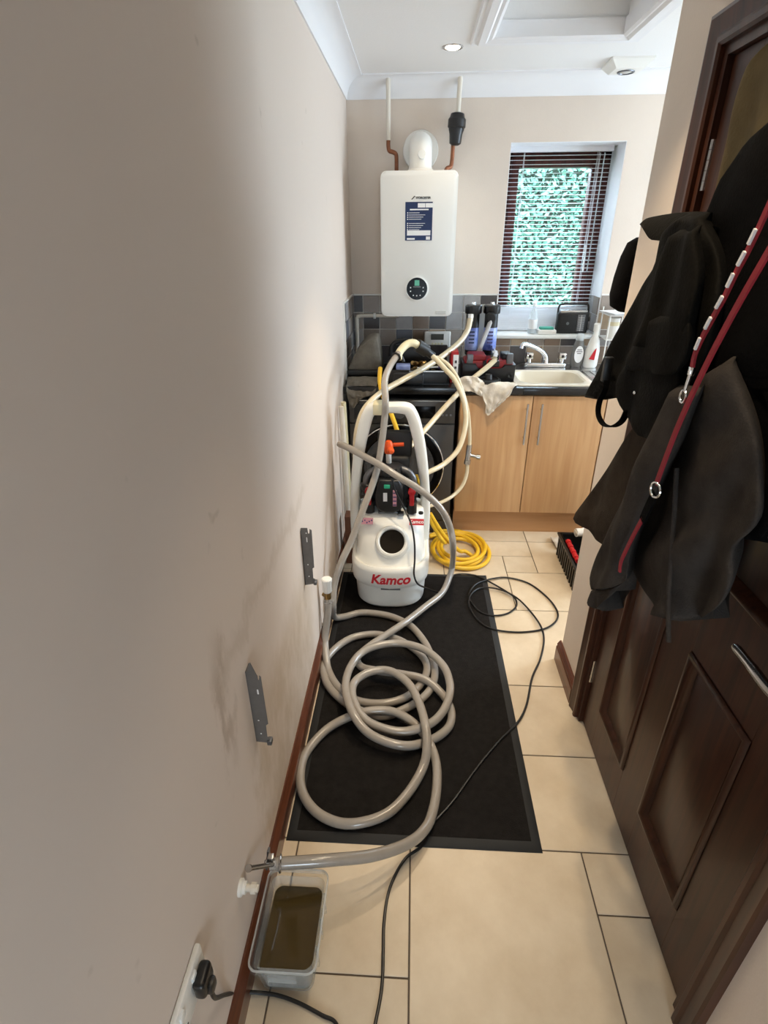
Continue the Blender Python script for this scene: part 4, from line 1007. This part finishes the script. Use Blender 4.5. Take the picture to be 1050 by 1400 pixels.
h1b = air([(588, 484, 2.87), (597, 492, 2.86), (608, 504, 2.85), (620, 517, 2.84), (629, 534, 2.83), (635, 552, 2.82), (637, 575, 2.80), (633, 598, 2.76), (624, 618, 2.72), (606, 635, 2.66), (589, 644, 2.58), (580, 648, 2.51)])
t = thing('return_hose', 'cream hose curving from the black coupler round to the machine side', 'hose', h1b[0])
obj('hose', MB().tube(smooth(h1b, 7), .0135, 12), 'hose_cream', t)
h1c = air([(596, 488, 2.89), (612, 498, 2.88), (625, 516, 2.875), (634, 540, 2.87), (640, 565, 2.87), (642, 590, 2.87), (642, 608, 2.87)])
t = thing('drain_hose', 'clear cream hose hanging to a small steel valve before the beech door', 'hose', h1c[0])
obj('upper_hose', MB().tube(smooth(h1c, 7), .010, 12), 'hose_cream', t)
v0 = h1c[-1]
obj('valve', MB().cyl(v0, v0+Vector((-.006, 0, -.105)), .015, seg=12).cyl(v0+Vector((-.004, 0, -.06)), v0+Vector((.045, -.01, -.068)), .011, seg=12).cyl(v0+Vector((.042, -.01, -.068)), v0+Vector((.062, -.012, -.07)), .016, seg=14).cyl(v0+Vector((-.004, 0, -.09)), v0+Vector((-.006, 0, -.115)), .019, seg=8), 'steel', t)
h1d = [v0+Vector((-.006, 0, -.1))]+air([(638, 648, 2.86), (632, 664, 2.84), (620, 677, 2.80), (605, 686, 2.72), (590, 691, 2.62), (580, 694, 2.52)])
obj('lower_hose', MB().tube(smooth(h1d, 7), .0105, 12), 'hose_cream', t)
h2 = air([(643, 436, 3.215), (639, 452, 3.19), (628, 468, 3.14), (606, 486, 3.05), (580, 503, 2.95), (553, 518, 2.85), (528, 532, 2.76), (510, 546, 2.68), (498, 560, 2.63), (491, 577, 2.6), (487, 598, 2.58), (486, 625, 2.57)])
t = thing('filter_hose', 'cream hose from the left filter sweeping down behind the white handle', 'hose', h2[0])
obj('hose', MB().tube(smooth(h2, 7), .0155, 12), 'hose_cream', t)
h3 = air([(677, 492, 3.07), (666, 502, 3.045), (645, 519, 2.995), (626, 538, 2.93), (607, 558, 2.85), (588, 580, 2.76), (571, 599, 2.66), (557, 614, 2.58)])
t = thing('supply_hose', 'cream hose from the right filter running straight into the machine frame', 'hose', h3[0])
obj('hose', MB().tube(smooth(h3, 7), .0145, 12), 'hose_cream', t)
# dump hose: from the wall side of the machine round the coil to the tub
q = [(464, 607, 2.44), (478, 613, 2.39), (500, 625, 2.345), (520, 636, 2.28), (545, 652, 2.24), (570, 667, 2.22), (592, 684, 2.22), (607, 702, 2.22), (616, 724, 2.22), (619.5, 748, 2.22)]
h4 = air(q) + [at(618.5, 772, z=.12), at(614, 790, z=.075), at(604, 811, z=.05)] + fl([(582, 829, .05), (555, 850, .062), (528, 868, .062), (503, 885, .06), (489, 899, .03), (494, 911.5, .028), (516, 917, .05), (552, 922, .055), (582, 929.5, .05), (604.5, 949, .035), (616.5, 970, .027), (615, 991, .027), (600, 1006, .027), (576, 1016.5, .032), (552, 1019.5, .05), (522, 1012, .06), (498, 997, .07), (480, 970, .09), (472.5, 940, .09), (478.5, 913, .085), (495, 892, .085), (522, 881.5, .085), (552, 880, .085), (582, 889, .085), (606, 910, .08), (615, 934, .075), (613.5, 955, .065), (603, 976, .055), (585, 991, .06), (555, 1000, .05), (528, 997, .055), (501, 985, .065), (486, 964, .08), (481.5, 943, .085), (489, 928, .088), (510, 917.5, .09), (534, 917.5, .09), (558, 934, .09), (573, 961, .09), (582, 994, .09), (583.5, 1024, .062), (577.5, 1051, .03), (558, 1084), (531, 1111), (495, 1124.5), (462, 1124.5), (432, 1109.5), (414, 1084), (411, 1054), (420, 1027), (447, 997, .03), (480, 979, .05), (510, 971.5, .055), (537, 973, .052), (561, 985, .05), (579, 1003, .04), (591, 1024, .026), (597, 1048), (597, 1078), (592, 1108, .03), (582, 1132, .045), (558, 1153, .075), (510, 1169.5, .12), (450, 1176, .155), (393, 1180, .17), (378, 1181, .172)])
t = thing('dump_hose', 'grey hose looped over the coil and ending across the plastic tub', 'hose', h4[-1])
obj('hose', MB().tube(smooth(h4, 7), HR, 12), 'hose_grey', t)
ed = h4[-1]; dv = (h4[-1]-h4[-2]).normalized()
obj('hose_clip', MB().ring(ed-dv*.01, .019, .004, dv, 18).box(ed.x-.02, ed.x-.005, ed.y-.008, ed.y+.008, ed.z+.012, ed.z+.034, .002), 'steel', t)
te = at(341, 1187, x=L+.012)
obj('steel_tail', MB().cyl(ed-dv*.005, ed+dv*.018, .015, seg=8).tube([ed+dv*.005, ed.lerp(te, .5), te], .006, 12).lathe(te, [(.006, 0), (.009, .002), (.009, .006), (.001, .007)], 14, (te-ed).normalized()), 'steel', t)
for s_ in (-1, 1): obj('wing', MB().prism([(ed.y-.004, ed.z), (ed.y+s_*.010, ed.z+.034), (ed.y+s_*.026, ed.z+.030), (ed.y+s_*.016, ed.z-.004)], 'x', ed.x-.026, ed.x-.020, .002), 'steel_dark', t)
# yellow hose
def yellow():
    c = Vector((.285, 2.728, 0)); P = []
    n = 4.6; rr = random.Random(4)
    for k in range(int(n*16)):
        a = -.6+2*PI*k/16; f = k/(n*16); r = .105+.092*f+.008*math.sin(k*.9)
        P.append(c+Vector((math.cos(a)*r*.92+.012*math.sin(3*f*6), math.sin(a)*r*1.12, .014+.022*abs(math.sin(f*7.3)))))
    up = air([(609, 742, 2.60), (598, 728, 2.58), (588, 710, 2.57), (580, 690, 2.56)])
    st = P[-1]
    pts = P+[c+Vector((-.03, .16, .05))]+up
    t = thing('yellow_hose', 'coil of yellow hose on the floor behind the machine', 'hose', c)
    obj('coil', MB().tube(smooth(pts, 4), .0115, 10), 'hose_yellow', t)
    obj('tail', MB().tube(smooth([P[0], c+Vector((.03, -.05, .04)), at(628, 753, y=2.66), at(612, 738, y=2.60), at(600, 722, y=2.58), at(588, 702, y=2.57)], 6), .0115, 10), 'hose_yellow', t)
    t2 = thing('yellow_feed_hose', 'short yellow hose dropping inside the machine handle', 'hose', at(540, 590, y=2.6))
    obj('hose', MB().tube(smooth(air([(520, 503, 2.86), (519, 520, 2.80), (523, 540, 2.72), (531, 556, 2.66), (540, 580, 2.60), (546, 598, 2.57)]), 6), .0115, 10), 'hose_yellow', t2)
    t3 = thing('yellow_side_hose', 'short yellow hose behind the right handle leg of the machine', 'hose', at(570, 660, y=2.54))
    obj('hose', MB().tube(smooth(air([(569, 650, 2.51), (571, 657, 2.52), (576, 668, 2.53), (579, 680, 2.54)]), 5), .0095, 10), 'hose_yellow', t3)
yellow()
# power cord of the machine
def cords():
    G = lambda a, b: (560+a*.3073, 690+b*.3073)
    a = air([(536, 655, 2.315), (541, 672, 2.30), (553, 696, 2.27), (562, 716, 2.215), (566.5, 740, 2.165), (567, 765, 2.13), (566, 785, 2.118), (571, 798, 2.118)])
    b = [at(583, 804, z=.10), at(596, 809, z=.04)]
    c = fl([(603, 809, .016), (608, 798, .014)]+[G(*p)+(zz,) for p, zz in [((200, 312), .014), ((280, 312), .013), ((345, 338), .012), ((425, 383), .010), ((468, 415), .010), ((474, 452), .006), ((435, 484), .006), ((370, 493), .010), ((312, 475), .014), ((270, 428), .014), ((266, 392), .014), ((298, 352), .014), ((370, 329), .012), ((440, 325), .008), ((530, 350), .006), ((610, 410), .006), ((655, 470), .006), ((653, 515), .006), ((600, 552), .008), ((500, 567), .006), ((400, 560), .008), ((333, 537), .014), ((286, 492), .014), ((264, 440), .018), ((272, 400), .02), ((310, 372), .018), ((365, 370), .016), ((430, 388), .016), ((490, 425), .014), ((550, 490), .008), ((588, 550), .013), ((597, 610), .006), ((580, 690), .006), ((545, 770), .006), ((520, 890), .006), ((480, 970), .008), ((400, 1050), .014), ((300, 1170), .014), ((200, 1310), .014), ((130, 1390), .014)]]
           +[(592, 1126, .014), (577, 1156, .01), (556, 1172, .006), (540, 1197, .006), (530, 1225, .006), (525, 1262, .006), (524, 1300, .006), (522, 1350, .006), (513, 1400, .006), (505, 1440, .006), (490, 1462, .006), (470, 1440, .006), (460, 1400, .006), (440, 1388, .006), (410, 1372, .006), (380, 1361, .007), (350, 1357, .012), (325, 1357, .05)])
    c2 = [at(308, 1360, z=.2), at(294, 1364, z=.36), Vector((-.356, .466, .425)), Vector((-.362, .468, .452))]
    t = thing('power_cord', 'thin black power cord from the machine looping over the tiles to the socket', 'cable', c[0])
    obj('cord', MB().tube(smooth(a+b+c+c2, 7), .0044, 8), 'cable_black', t)
    p = c2[-1]
    obj('plug', MB().box(L+.013, L+.036, p.y-.023, p.y+.023, p.z-.022, p.z+.024, .008, 3).box(L+.022, L+.044, p.y-.012, p.y+.012, p.z-.032, p.z-.004, .006), 'black_plastic', t)
    return p
plug = cords()

# ------------------------------------------------------------------ socket, brackets, valves
so = thing('wall_socket', 'white double wall socket low on the left wall', 'socket', (L, .43, .45))
sy1 = .507; sy0 = sy1-.146
obj('face_plate', MB().box(L+.0005, L+.012, sy0, sy1, .408, .494, .004), 'white_plastic', so)
for y in (sy1-.045, sy0+.045):
    obj('rocker', MB().box(L+.010, L+.016, y-.008, y+.008, .466, .484, .002), 'white_gloss', so)
m = MB()
for y in (sy0+.04,):
    m.box(L+.0115, L+.0128, y-.003, y+.003, .444, .452); m.box(L+.0115, L+.0128, y-.014, y-.008, .425, .429); m.box(L+.0115, L+.0128, y+.008, y+.014, .425, .429)
obj('pin_slots', m, 'graphite_dark', so, smooth=False)
def bracket(Y, outline, holes, label):
    """hanger plate standing out from the wall, hooked at the top, with a flange screwed flat to the wall behind it"""
    pts = [at(a, b, y=Y) for a, b in outline]; pz = [p.z for p in pts]; z0, z1 = min(pz), max(pz)
    t = thing('radiator_bracket', label, 'bracket', (L, Y, z0), 'radiator hangers on the left wall')
    obj('hanger_plate', MB().prism([(max(p.x, L), p.z) for p in pts], 'y', Y, Y+.0025, .0006, 1), 'bracket_grey', t, smooth=False)
    obj('wall_flange', MB().box(L, L+.0025, Y, Y+.03, z0+.004, z1-.03), 'bracket_grey', t, smooth=False)
    for px, py, h in holes:
        c = at(px, py, y=Y)
        obj('slot', MB().box(c.x-.002, c.x+.002, Y-.0008, Y+.001, c.z-h, c.z+h, .0008, 1), 'paper', t, smooth=False, label='slot showing the pale wall')
    f = pts[outline.index(max(outline, key=lambda q: q[1]+q[0]))]
    obj('plastic_foot', MB().box(f.x-.006, f.x+.006, Y-.006, Y+.012, f.z-.003, f.z+.012, .002), 'steel_dark', t)
bracket(.952, [(351, 1014), (336, 921), (341.5, 906), (346, 915), (350, 923), (352, 925), (352.5, 931), (354, 931), (354, 924), (356.5, 926), (366.5, 990), (363, 992), (365, 1008), (369, 1010), (369, 1016)], [(352.5, 946, .008), (353.5, 985, .002), (357, 1003, .002)], 'nearer grey steel radiator bracket, low on the left wall')
bracket(1.645, [(416, 800), (410, 727), (411, 722), (420, 722), (421, 730), (423, 730), (423, 723.5), (426, 725), (429.5, 776), (427, 777), (428, 791), (431, 792), (431, 798)], [(418.5, 729, .002), (419.5, 738, .010), (421, 772, .002), (422.5, 788, .002)], 'farther grey steel radiator bracket, beside the white valve head')
def valves():
    t = thing('radiator_valve', 'white ribbed thermostatic valve head at the far end of the skirting', 'valve', (trv.x, trv.y, 0))
    z = trv.z
    obj('valve_head', MB().lathe((trv.x, trv.y, z-.035), [(.016, 0), (.019, .006), (.020, .05), (.022, .055), (.022, .066), (.018, .07), (.001, .071)], 48, ribs=16, ribamp=.05), 'white_plastic', t)
    obj('valve_body', MB().cyl((trv.x, trv.y, z-.07), (trv.x, trv.y, z-.03), .015, seg=12).cyl((trv.x, trv.y, z-.06), (trv.x-.02, trv.y+.02, z-.062), .011, seg=10), 'brass', t)
    obj('tail_pipe', MB().tube(smooth([(trv.x-.012, trv.y+.012, z-.06), (trv.x-.016, trv.y+.014, z-.1), (trv.x-.016, trv.y+.014, .16), (L+.016, trv.y+.014, .12), (L+.001, trv.y+.014, .118)], 5), .0075, 10), 'pipe_paint', t)
    obj('wire_tie', MB().ring((trv.x, trv.y, z-.085), .018, .002, (.1, .1, 1), 18, 6), 'steel', t)
    q = at(342, 1214, x=L+.025)
    t = thing('lockshield_valve', 'white capped pipe stub on the left wall beside the plastic tub', 'valve', (L, q.y, q.z))
    obj('wall_flange', MB().lathe((L, q.y, q.z), [(.02, 0), (.02, .006), (.014, .01), (.014, .016)], 20, (1, 0, 0)), 'white_plastic', t)
    obj('stub_pipe', MB().cyl((L, q.y, q.z), (L+.045, q.y, q.z), .0085, seg=12).cyl((L+.028, q.y, q.z), (L+.04, q.y, q.z), .013, seg=10), 'pipe_paint', t)
valves()
pp = thing('riser_pipe', 'pale painted pipe rising along the left wall behind the machine', 'pipe', (L+.02, 2.7, 0))
obj('pipe', MB().tube(smooth([(L+.03, 2.72, 0), (L+.03, 2.72, .3), (L+.026, 2.70, .7), (L+.02, 2.70, .88)], 5), .014, 12), 'pipe_paint', pp)
obj('second_pipe', MB().tube(smooth([(L+.03, 2.80, 0), (L+.03, 2.80, .4), (L+.022, 2.78, .88)], 5), .014, 12), 'cream_plastic', pp)
wbk = tag(obj('timber_offcut', MB().box(-.362, -.325, 2.58, 2.66, .001, .30, .003), 'wood_block'), 'brown timber offcut standing behind the machine by the wall', 'timber')

# ------------------------------------------------------------------ plastic tub with dirty water
def tub():
    zt = .125
    nl, nr, fr, fll = at(331, 1328, z=zt), at(431, 1332, z=zt), at(447, 1190, z=zt), at(366, 1190, z=zt)
    x0, x1, y0, y1 = max(nl.x, L+.022), nr.x, nl.y, fr.y
    t = thing('plastic_tub', 'clear plastic tub of dirty brown water on the floor tiles', 'tub', ((x0+x1)/2, (y0+y1)/2, 0))
    def rr(i, z, r=.022, n=5):
        out = []
        for cx, cy, a0 in ((x1-i-r, y1-i-r, 0), (x0+i+r, y1-i-r, PI/2), (x0+i+r, y0+i+r, PI), (x1-i-r, y0+i+r, 1.5*PI)):
            for k in range(n+1):
                a = a0+PI/2*k/n; out.append((cx+r*math.cos(a), cy+r*math.sin(a), z))
        return out
    prof = [(.018, .002), (.016, .004), (.010, .08), (.008, .105), (.0, .106), (0, zt), (.003, zt+.003), (.008, zt+.003), (.010, zt), (.0115, .105), (.0135, .08), (.02, .006)]
    obj('tub_shell', MB().loop_skin([rr(i, z) for i, z in prof], True, True), 'tub_plastic', t, angle=25)
    obj('tub_rim', MB().tube([Vector(p) for p in rr(.001, zt+.001)]+[Vector(rr(.001, zt+.001)[0])], .0025, 6), 'tub_rim', t)
    obj('water', MB().loop_skin([rr(.0205, .0065), rr(.0165, .072)], True, True), 'water_brown', t, label='murky brown water')
    obj('end_clip', MB().box((x0+x1)/2-.035, (x0+x1)/2+.035, y0-.006, y0+.004, .07, .112, .003), 'tub_plastic', t)
    for k in range(3): obj('side_rib', MB().box(x1-.012, x1-.006, y0+.06+.06*k, y0+.07+.06*k, .02, .104, .001, 1), 'tub_plastic', t)
tub()

# ------------------------------------------------------------------ crate and bits by the kitchen wall
def crate():
    x0, x1, y0, y1, h = .855, 1.19, 2.35, 2.74, .14
    t = thing('storage_crate', 'black ribbed plastic crate with a red handle behind the corridor wall', 'crate', ((x0+x1)/2, 2.55, 0))
    m = MB(); m.box(x0, x0+.008, y0, y1, .002, h); m.box(x1-.008, x1, y0, y1, .002, h); m.box(x0, x1, y0, y0+.008, .002, h); m.box(x0, x1, y1-.008, y1, .002, h); m.box(x0, x1, y0, y1, .002, .01)
    obj('crate_walls', m, 'black_plastic', t, smooth=False)
    for k in range(11): obj('rib', MB().box(x0-.008, x0+.001, y0+.012+.035*k, y0+.026+.035*k, .006, h-.012), 'black_plastic', t, smooth=False)
    obj('rim', MB().box(x0-.012, x0+.010, y0-.012, y1+.012, h-.014, h, .003).box(x1-.01, x1+.012, y0-.012, y1+.012, h-.014, h, .003).box(x0, x1, y0-.012, y0+.01, h-.014, h, .003).box(x0, x1, y1-.01, y1+.012, h-.014, h, .003), 'black_plastic', t)
    m = MB()
    for k in range(8): m.cyl((x0+.022, 2.44+.026*k, h-.002), (x0+.022, 2.464+.026*k, h-.002), .016 if k % 2 else .013, seg=12)
    obj('handle', m, 'red', t, label='red ribbed handle')
    rows = [[Vector((.86+.05*i, 2.92, .012)) for i in range(5)], [Vector((.85+.055*i, 2.86, .03+.02*(i % 2))) for i in range(5)], [Vector((.86+.055*i, 2.79, .012)) for i in range(5)]]
    o = cloth_sheet('floor_cloth', rows, 'rag', None, .004, .012, 11); tag(o, 'crumpled white cloth on the floor behind the black crate', 'cloth')
    o = obj('cardboard_roll', MB().tube([(.93, 2.70, h+.025), (1.12, 2.735, h+.028)], .024, 18).tube([(.925, 2.699, h+.025), (1.125, 2.736, h+.028)], .014, 14), 'rag'); tag(o, 'white roll lying across the back of the black crate', 'roll')
crate()

# ------------------------------------------------------------------ coats on the door
def resample(P, n):
    d = [0]
    for a, b in zip(P, P[1:]): d.append(d[-1]+(b-a).length)
    out = []
    for k in range(n+1):
        t = d[-1]*k/n; i = max(0, min(len(P)-2, next((q for q in range(len(d)-1) if d[q+1] >= t-1e-9), len(P)-2)))
        f = (t-d[i])/max(d[i+1]-d[i], 1e-9); out.append(P[i].lerp(P[i+1], f))
    return out
def garment(name, m, parent, left, right, x0, xb, seed=0, amp=.012, freq=26, n=30, K=64, sag=.01, sharp=.4):
    """hanging cloth body: far edge and near edge in the sheet x = x0, ruled across, with real thickness and folds"""
    rr = random.Random(seed); ph = [rr.uniform(0, 6.28) for _ in range(6)]
    P = lambda l: resample(smooth([at(a[0], a[1], x=(a[2] if len(a) > 2 else x0)) for a in l], 4), n)
    A, Bc = P(left), P(right); loops = []
    ends = [(A[0], Bc[0], .5, Vector((0, 0, .012)))]+[(a, b, 1, Vector()) for a, b in zip(A, Bc)]+[(A[-1], Bc[-1], .45, Vector((0, 0, -.004)))]
    xc = (x0+xb)/2; hx = (xb-x0)/2
    for ri, (a, b, sc_, dz) in enumerate(ends):
        mid = (a+b)/2; half = (a-b)/2; lp = []; tt = ri/len(ends)
        for k in range(K):
            q = 2*PI*k/K; c_, s_ = math.cos(q), math.sin(q)
            u = math.copysign(abs(c_)**sharp, c_); v = math.copysign(abs(s_)**sharp, s_)
            p = mid+half*u+dz
            dx = 0
            if v > 0:
                edge = max(0, 1-abs(u)**4); y = p.y
                f = math.sin(freq*y+ph[0]+1.6*math.sin(4*p.z+ph[1]))+.6*math.sin(freq*1.8*y+ph[2]+7*p.z)+.45*math.sin(17*p.z+ph[3]+14*y)+.3*math.sin(41*p.z+ph[4]+23*y)
                dx = amp*edge*(f*(.45+.75*tt)+.4)
                p.z -= sag*tt*edge*max(0, tt-.7)*3
            p.x = min(xc-hx*v*sc_+dx, xb)
            if u < 0: p.y += max(0, p.x-x0)*1.5*(-u)      # the near edge wraps back to the door
            lp.append(p)
        loops.append(lp)
    return obj(name, MB().loop_skin(loops), m, parent, angle=80)
def coats():
    # 1 khaki jacket, highest
    t = thing('khaki_jacket', 'olive khaki jacket hung highest on the brown door', 'jacket', (.62, 1.1, 1.9))
    garment('body', 'cloth_khaki', t, [(1033, 66), (1012, 92), (996, 140), (985, 190), (973, 240), (962, 290), (950, 340), (945, 420)], [(1062, 40), (1110, 90), (1120, 160), (1130, 240), (1140, 330), (1130, 430)], .585, .652, 2, .012, 26)
    # 2 black coat on the right
    t = thing('black_coat', 'long black coat filling the right of the brown door', 'coat', (.58, .95, 1.8))
    garment('body', 'cloth_black', t, [(1062, 140), (1050, 163), (1010, 193), (986, 226), (969, 250), (952, 292), (935, 335), (928, 420), (940, 520), (960, 600), (985, 680), (1008, 730)], [(1090, 140), (1140, 220), (1165, 350), (1165, 450), (1150, 560), (1110, 660), (1066, 712), (1044, 736)], .53, .628, 3, .012, 22, 40)
    obj('toggle', MB().box(.512, .53, .92, .932, 1.72, 1.76, .003), 'steel_dark', t)
    # 3 waxed jacket on the far hook
    t = thing('waxed_jacket', 'near black waxed jacket with collar and big pocket hung nearest the hinges', 'jacket', (.56, 1.3, 1.7))
    garment('body', 'cloth_wax', t, [(915, 300), (893, 318), (886, 340), (880, 364), (866, 386), (853, 413), (840, 440), (827, 468), (812, 500), (797, 531), (803, 539)], [(960, 300), (980, 350), (984, 400), (975, 450), (962, 500), (940, 540), (905, 556), (868, 552), (838, 542)], .485, .60, 4, .013, 24, 34)
    cl = [at(a, b, x=x) for a, b, x in ((880, 301, .50), (889, 297, .51), (925, 291, .53), (950, 292, .54))]
    lo = [at(a, b, x=x) for a, b, x in ((884, 312, .50), (896, 328, .505), (925, 325, .52), (955, 330, .53))]
    m = MB(); A = [[p, q] for p, q in zip(smooth(cl, 5), smooth(lo, 5))]
    loops = [[a, a+Vector((.03, .005, .002)), b+Vector((.035, .005, -.004)), b-Vector((.008, 0, 0)), (a+b)/2-Vector((.012, 0, 0))] for a, b in A]
    m.loop_skin(loops); obj('collar', m, 'cloth_wax', t)
    obj('collar_stud', MB().sphere(at(933, 305, x=.508), .005), 'chrome', t)
    garment('pocket', 'cloth_wax', t, [(872, 470), (850, 497), (836, 522), (838, 548), (851, 574), (866, 594)], [(930, 462), (930, 510), (920, 555), (906, 585), (888, 602)], .468, .55, 6, .008, 30, 18, sag=0)
    garment('pocket_flap', 'cloth_wax', t, [(880, 440), (862, 468), (848, 492), (850, 505)], [(940, 430), (940, 470), (932, 500), (922, 514)], .458, .53, 9, .005, 30, 10, sag=0)
    garment('sleeve', 'cloth_wax', t, [(905, 325), (893, 360), (884, 400), (874, 440), (866, 470)], [(950, 318), (955, 370), (948, 420), (938, 460), (925, 490)], .462, .55, 12, .010, 34, 20, sag=0)
    obj('pocket_stud', MB().sphere(at(868, 537, x=.466), .004), 'chrome', t)
    s0 = [at(a, b, x=.478) for a, b in ((831, 505), (828, 530), (820, 548), (818, 566), (825, 580), (838, 583), (850, 576), (857, 562))]
    sp = smooth(s0, 6); loops = []
    for i, p in enumerate(sp):
        loops.append([p+Vector((a, b*.9, b)) for a, b in ((-.007, -.0016), (.007, -.0016), (.007, .0016), (-.007, .0016))])
    obj('strap', MB().loop_skin(loops), 'cloth_black', t)
    obj('strap_buckle', MB().box(s0[0].x-.012, s0[0].x+.01, s0[0].y-.008, s0[0].y+.008, s0[0].z-.03, s0[0].z+.03, .003), 'black_plastic', t)
    # 4 fleece below it
    t = thing('fleece_jacket', 'dark grey fleece jacket hanging lowest with its sleeve over the door frame', 'jacket', (.57, 1.2, 1.5))
    garment('far_panel', 'cloth_fleece_brown', t, [(880, 555), (858, 582), (843, 603), (824, 634), (806, 662), (790, 688), (783, 702), (786, 712), (797, 722)], [(935, 540), (922, 590), (905, 640), (885, 690), (864, 730), (850, 750), (838, 755), (826, 752), (818, 746)], .50, .60, 7, .010, 24, 30, sag=0)
    garment('body', 'cloth_fleece', t, [(925, 520), (905, 590), (885, 640), (868, 690), (858, 740), (853, 775), (866, 803), (884, 830)], [(1000, 500), (1030, 600), (1039, 680), (1037, 726), (1004, 760), (1000, 808), (985, 838), (958, 857)], .50, .61, 8, .016, 26, 40)
    garment('sleeve', 'cloth_fleece', t, [(905, 535), (881, 588), (862, 629), (846, 670), (829, 706), (815, 739), (802, 764), (795, 789), (798, 806)], [(950, 548), (925, 610), (905, 652), (888, 690), (874, 720), (862, 748), (855, 772), (852, 790), (851, 803)], .455, .535, 10, .009, 30, 36, sharp=.6, sag=0)
    garment('cuff', 'cloth_fleece', t, [(801, 808), (796, 822), (798, 829), (808, 833)], [(848, 804), (840, 814), (832, 820), (822, 826)], .458, .525, 11, .005, 60, 10, sharp=.6, sag=0)
    d0 = [at(a, b, x=.492) for a, b in ((925, 640), (922, 700), (918, 760), (914, 820), (914, 878))]
    obj('drawstring', MB().tube(smooth(d0, 5), .0045, 8), 'cloth_fleece', t)
    # 5 dark bag on the kitchen side of the corner
    t = thing('black_bag', 'black bag hung on the kitchen side of the corridor wall corner', 'bag', (.68, 1.9, 1.65))
    prof = [(1.655, .012, .02), (1.64, .035, .04), (1.60, .048, .05), (1.54, .058, .055), (1.49, .062, .055), (1.455, .055, .05), (1.44, .03, .03)]
    obj('bag_body', MB().loop_skin([[(.692+a*math.copysign(abs(math.cos(q))**.7, math.cos(q)), 1.90+b*math.copysign(abs(math.sin(q))**.7, math.sin(q)), z) for q in (2*PI*k/24 for k in range(24))] for z, a, b in prof]), 'cloth_black', t, angle=80)
    obj('loop', MB().tube([(.69, 1.90, 1.65), (.69, 1.87, 1.70), (.69, 1.838, 1.71)], .006, 8), 'cloth_black', t)
    # hooks
    t = thing('coat_hook_rail', 'steel over-door hook rail behind the hanging coats', 'hook rail', (.66, 1.1, 1.8))
    obj('rail', MB().box(.650, .664, .80, 1.30, 1.72, 1.76, .003), 'steel_dark', t)
    for y in (.9, 1.06, 1.22): obj('hook', MB().tube(smooth([(.655, y, 1.73), (.62, y, 1.725), (.60, y, 1.74), (.60, y, 1.765)], 5), .006, 10), 'steel_dark', t)
coats()
def strap(name, pts, wdt, m, parent):
    sp = smooth(pts, 6); loops = []
    for i, p in enumerate(sp):
        tg = (sp[min(i+1, len(sp)-1)]-sp[max(i-1, 0)]).normalized(); sd = tg.cross(Vector((1, 0, 0))).normalized()
        loops.append([p+sd*a*wdt+Vector((b, 0, 0)) for a, b in ((-.5, -.0018), (.5, -.0018), (.5, .0018), (-.5, .0018))])
    return obj(name, MB().loop_skin(loops), m, parent)
def leads():
    X = .452
    pts = [at(a, b, x=X) for a, b in ((1060, 262), (1037, 313), (1022, 344), (1006, 374), (991, 405), (975, 434), (960, 462), (950, 485), (946, 505))]
    t = thing('dog_lead', 'red dog lead with white patches ending in a silver trigger clip', 'dog lead', pts[0])
    s_ = strap('webbing', pts, .010, 'lead_red', t)
    for k in range(1, 7):
        p = pts[k]-Vector((.0035, 0, 0)); d_ = (pts[k+1]-pts[k]).normalized()*.020
        strap('white_patch', [p, p+d_*.5, p+d_], .005, 'paper', s_)
    e = pts[-1]; f = at(936, 535, x=X)-e
    obj('trigger_clip', MB().tube([e, e+f*.5, e+f], .003, 10).ring(e+f*1.25, .010, .0022, (1, 0, 0), 20).box(e.x-.004, e.x+.004, e.y-.005, e.y+.005, e.z-.010, e.z+.004, .001), 'chrome', t)
    pts = [at(a, b, x=X-.003) for a, b in ((1066, 318), (1027, 385), (1011, 413), (993, 446), (970, 490), (944, 544), (924, 590), (908, 632), (897, 662))]
    t = thing('plain_dog_lead', 'plain dark red dog lead with a silver ring hanging to the sleeve', 'dog lead', pts[0])
    strap('webbing', pts, .011, 'lead_red', t)
    r = at(896, 670, x=X-.004)
    obj('steel_ring', MB().ring(r, .014, .0022, (1, .2, 0), 26), 'chrome', t)
    strap('black_tab', [at(a, b, x=X) for a, b in ((895, 676), (886, 694), (878, 712))], .022, 'cloth_black', t)
    strap('lower_webbing', [at(a, b, x=X) for a, b in ((879, 708), (868, 728), (856, 752), (849, 768), (847, 782))], .009, 'lead_red', t)
leads()
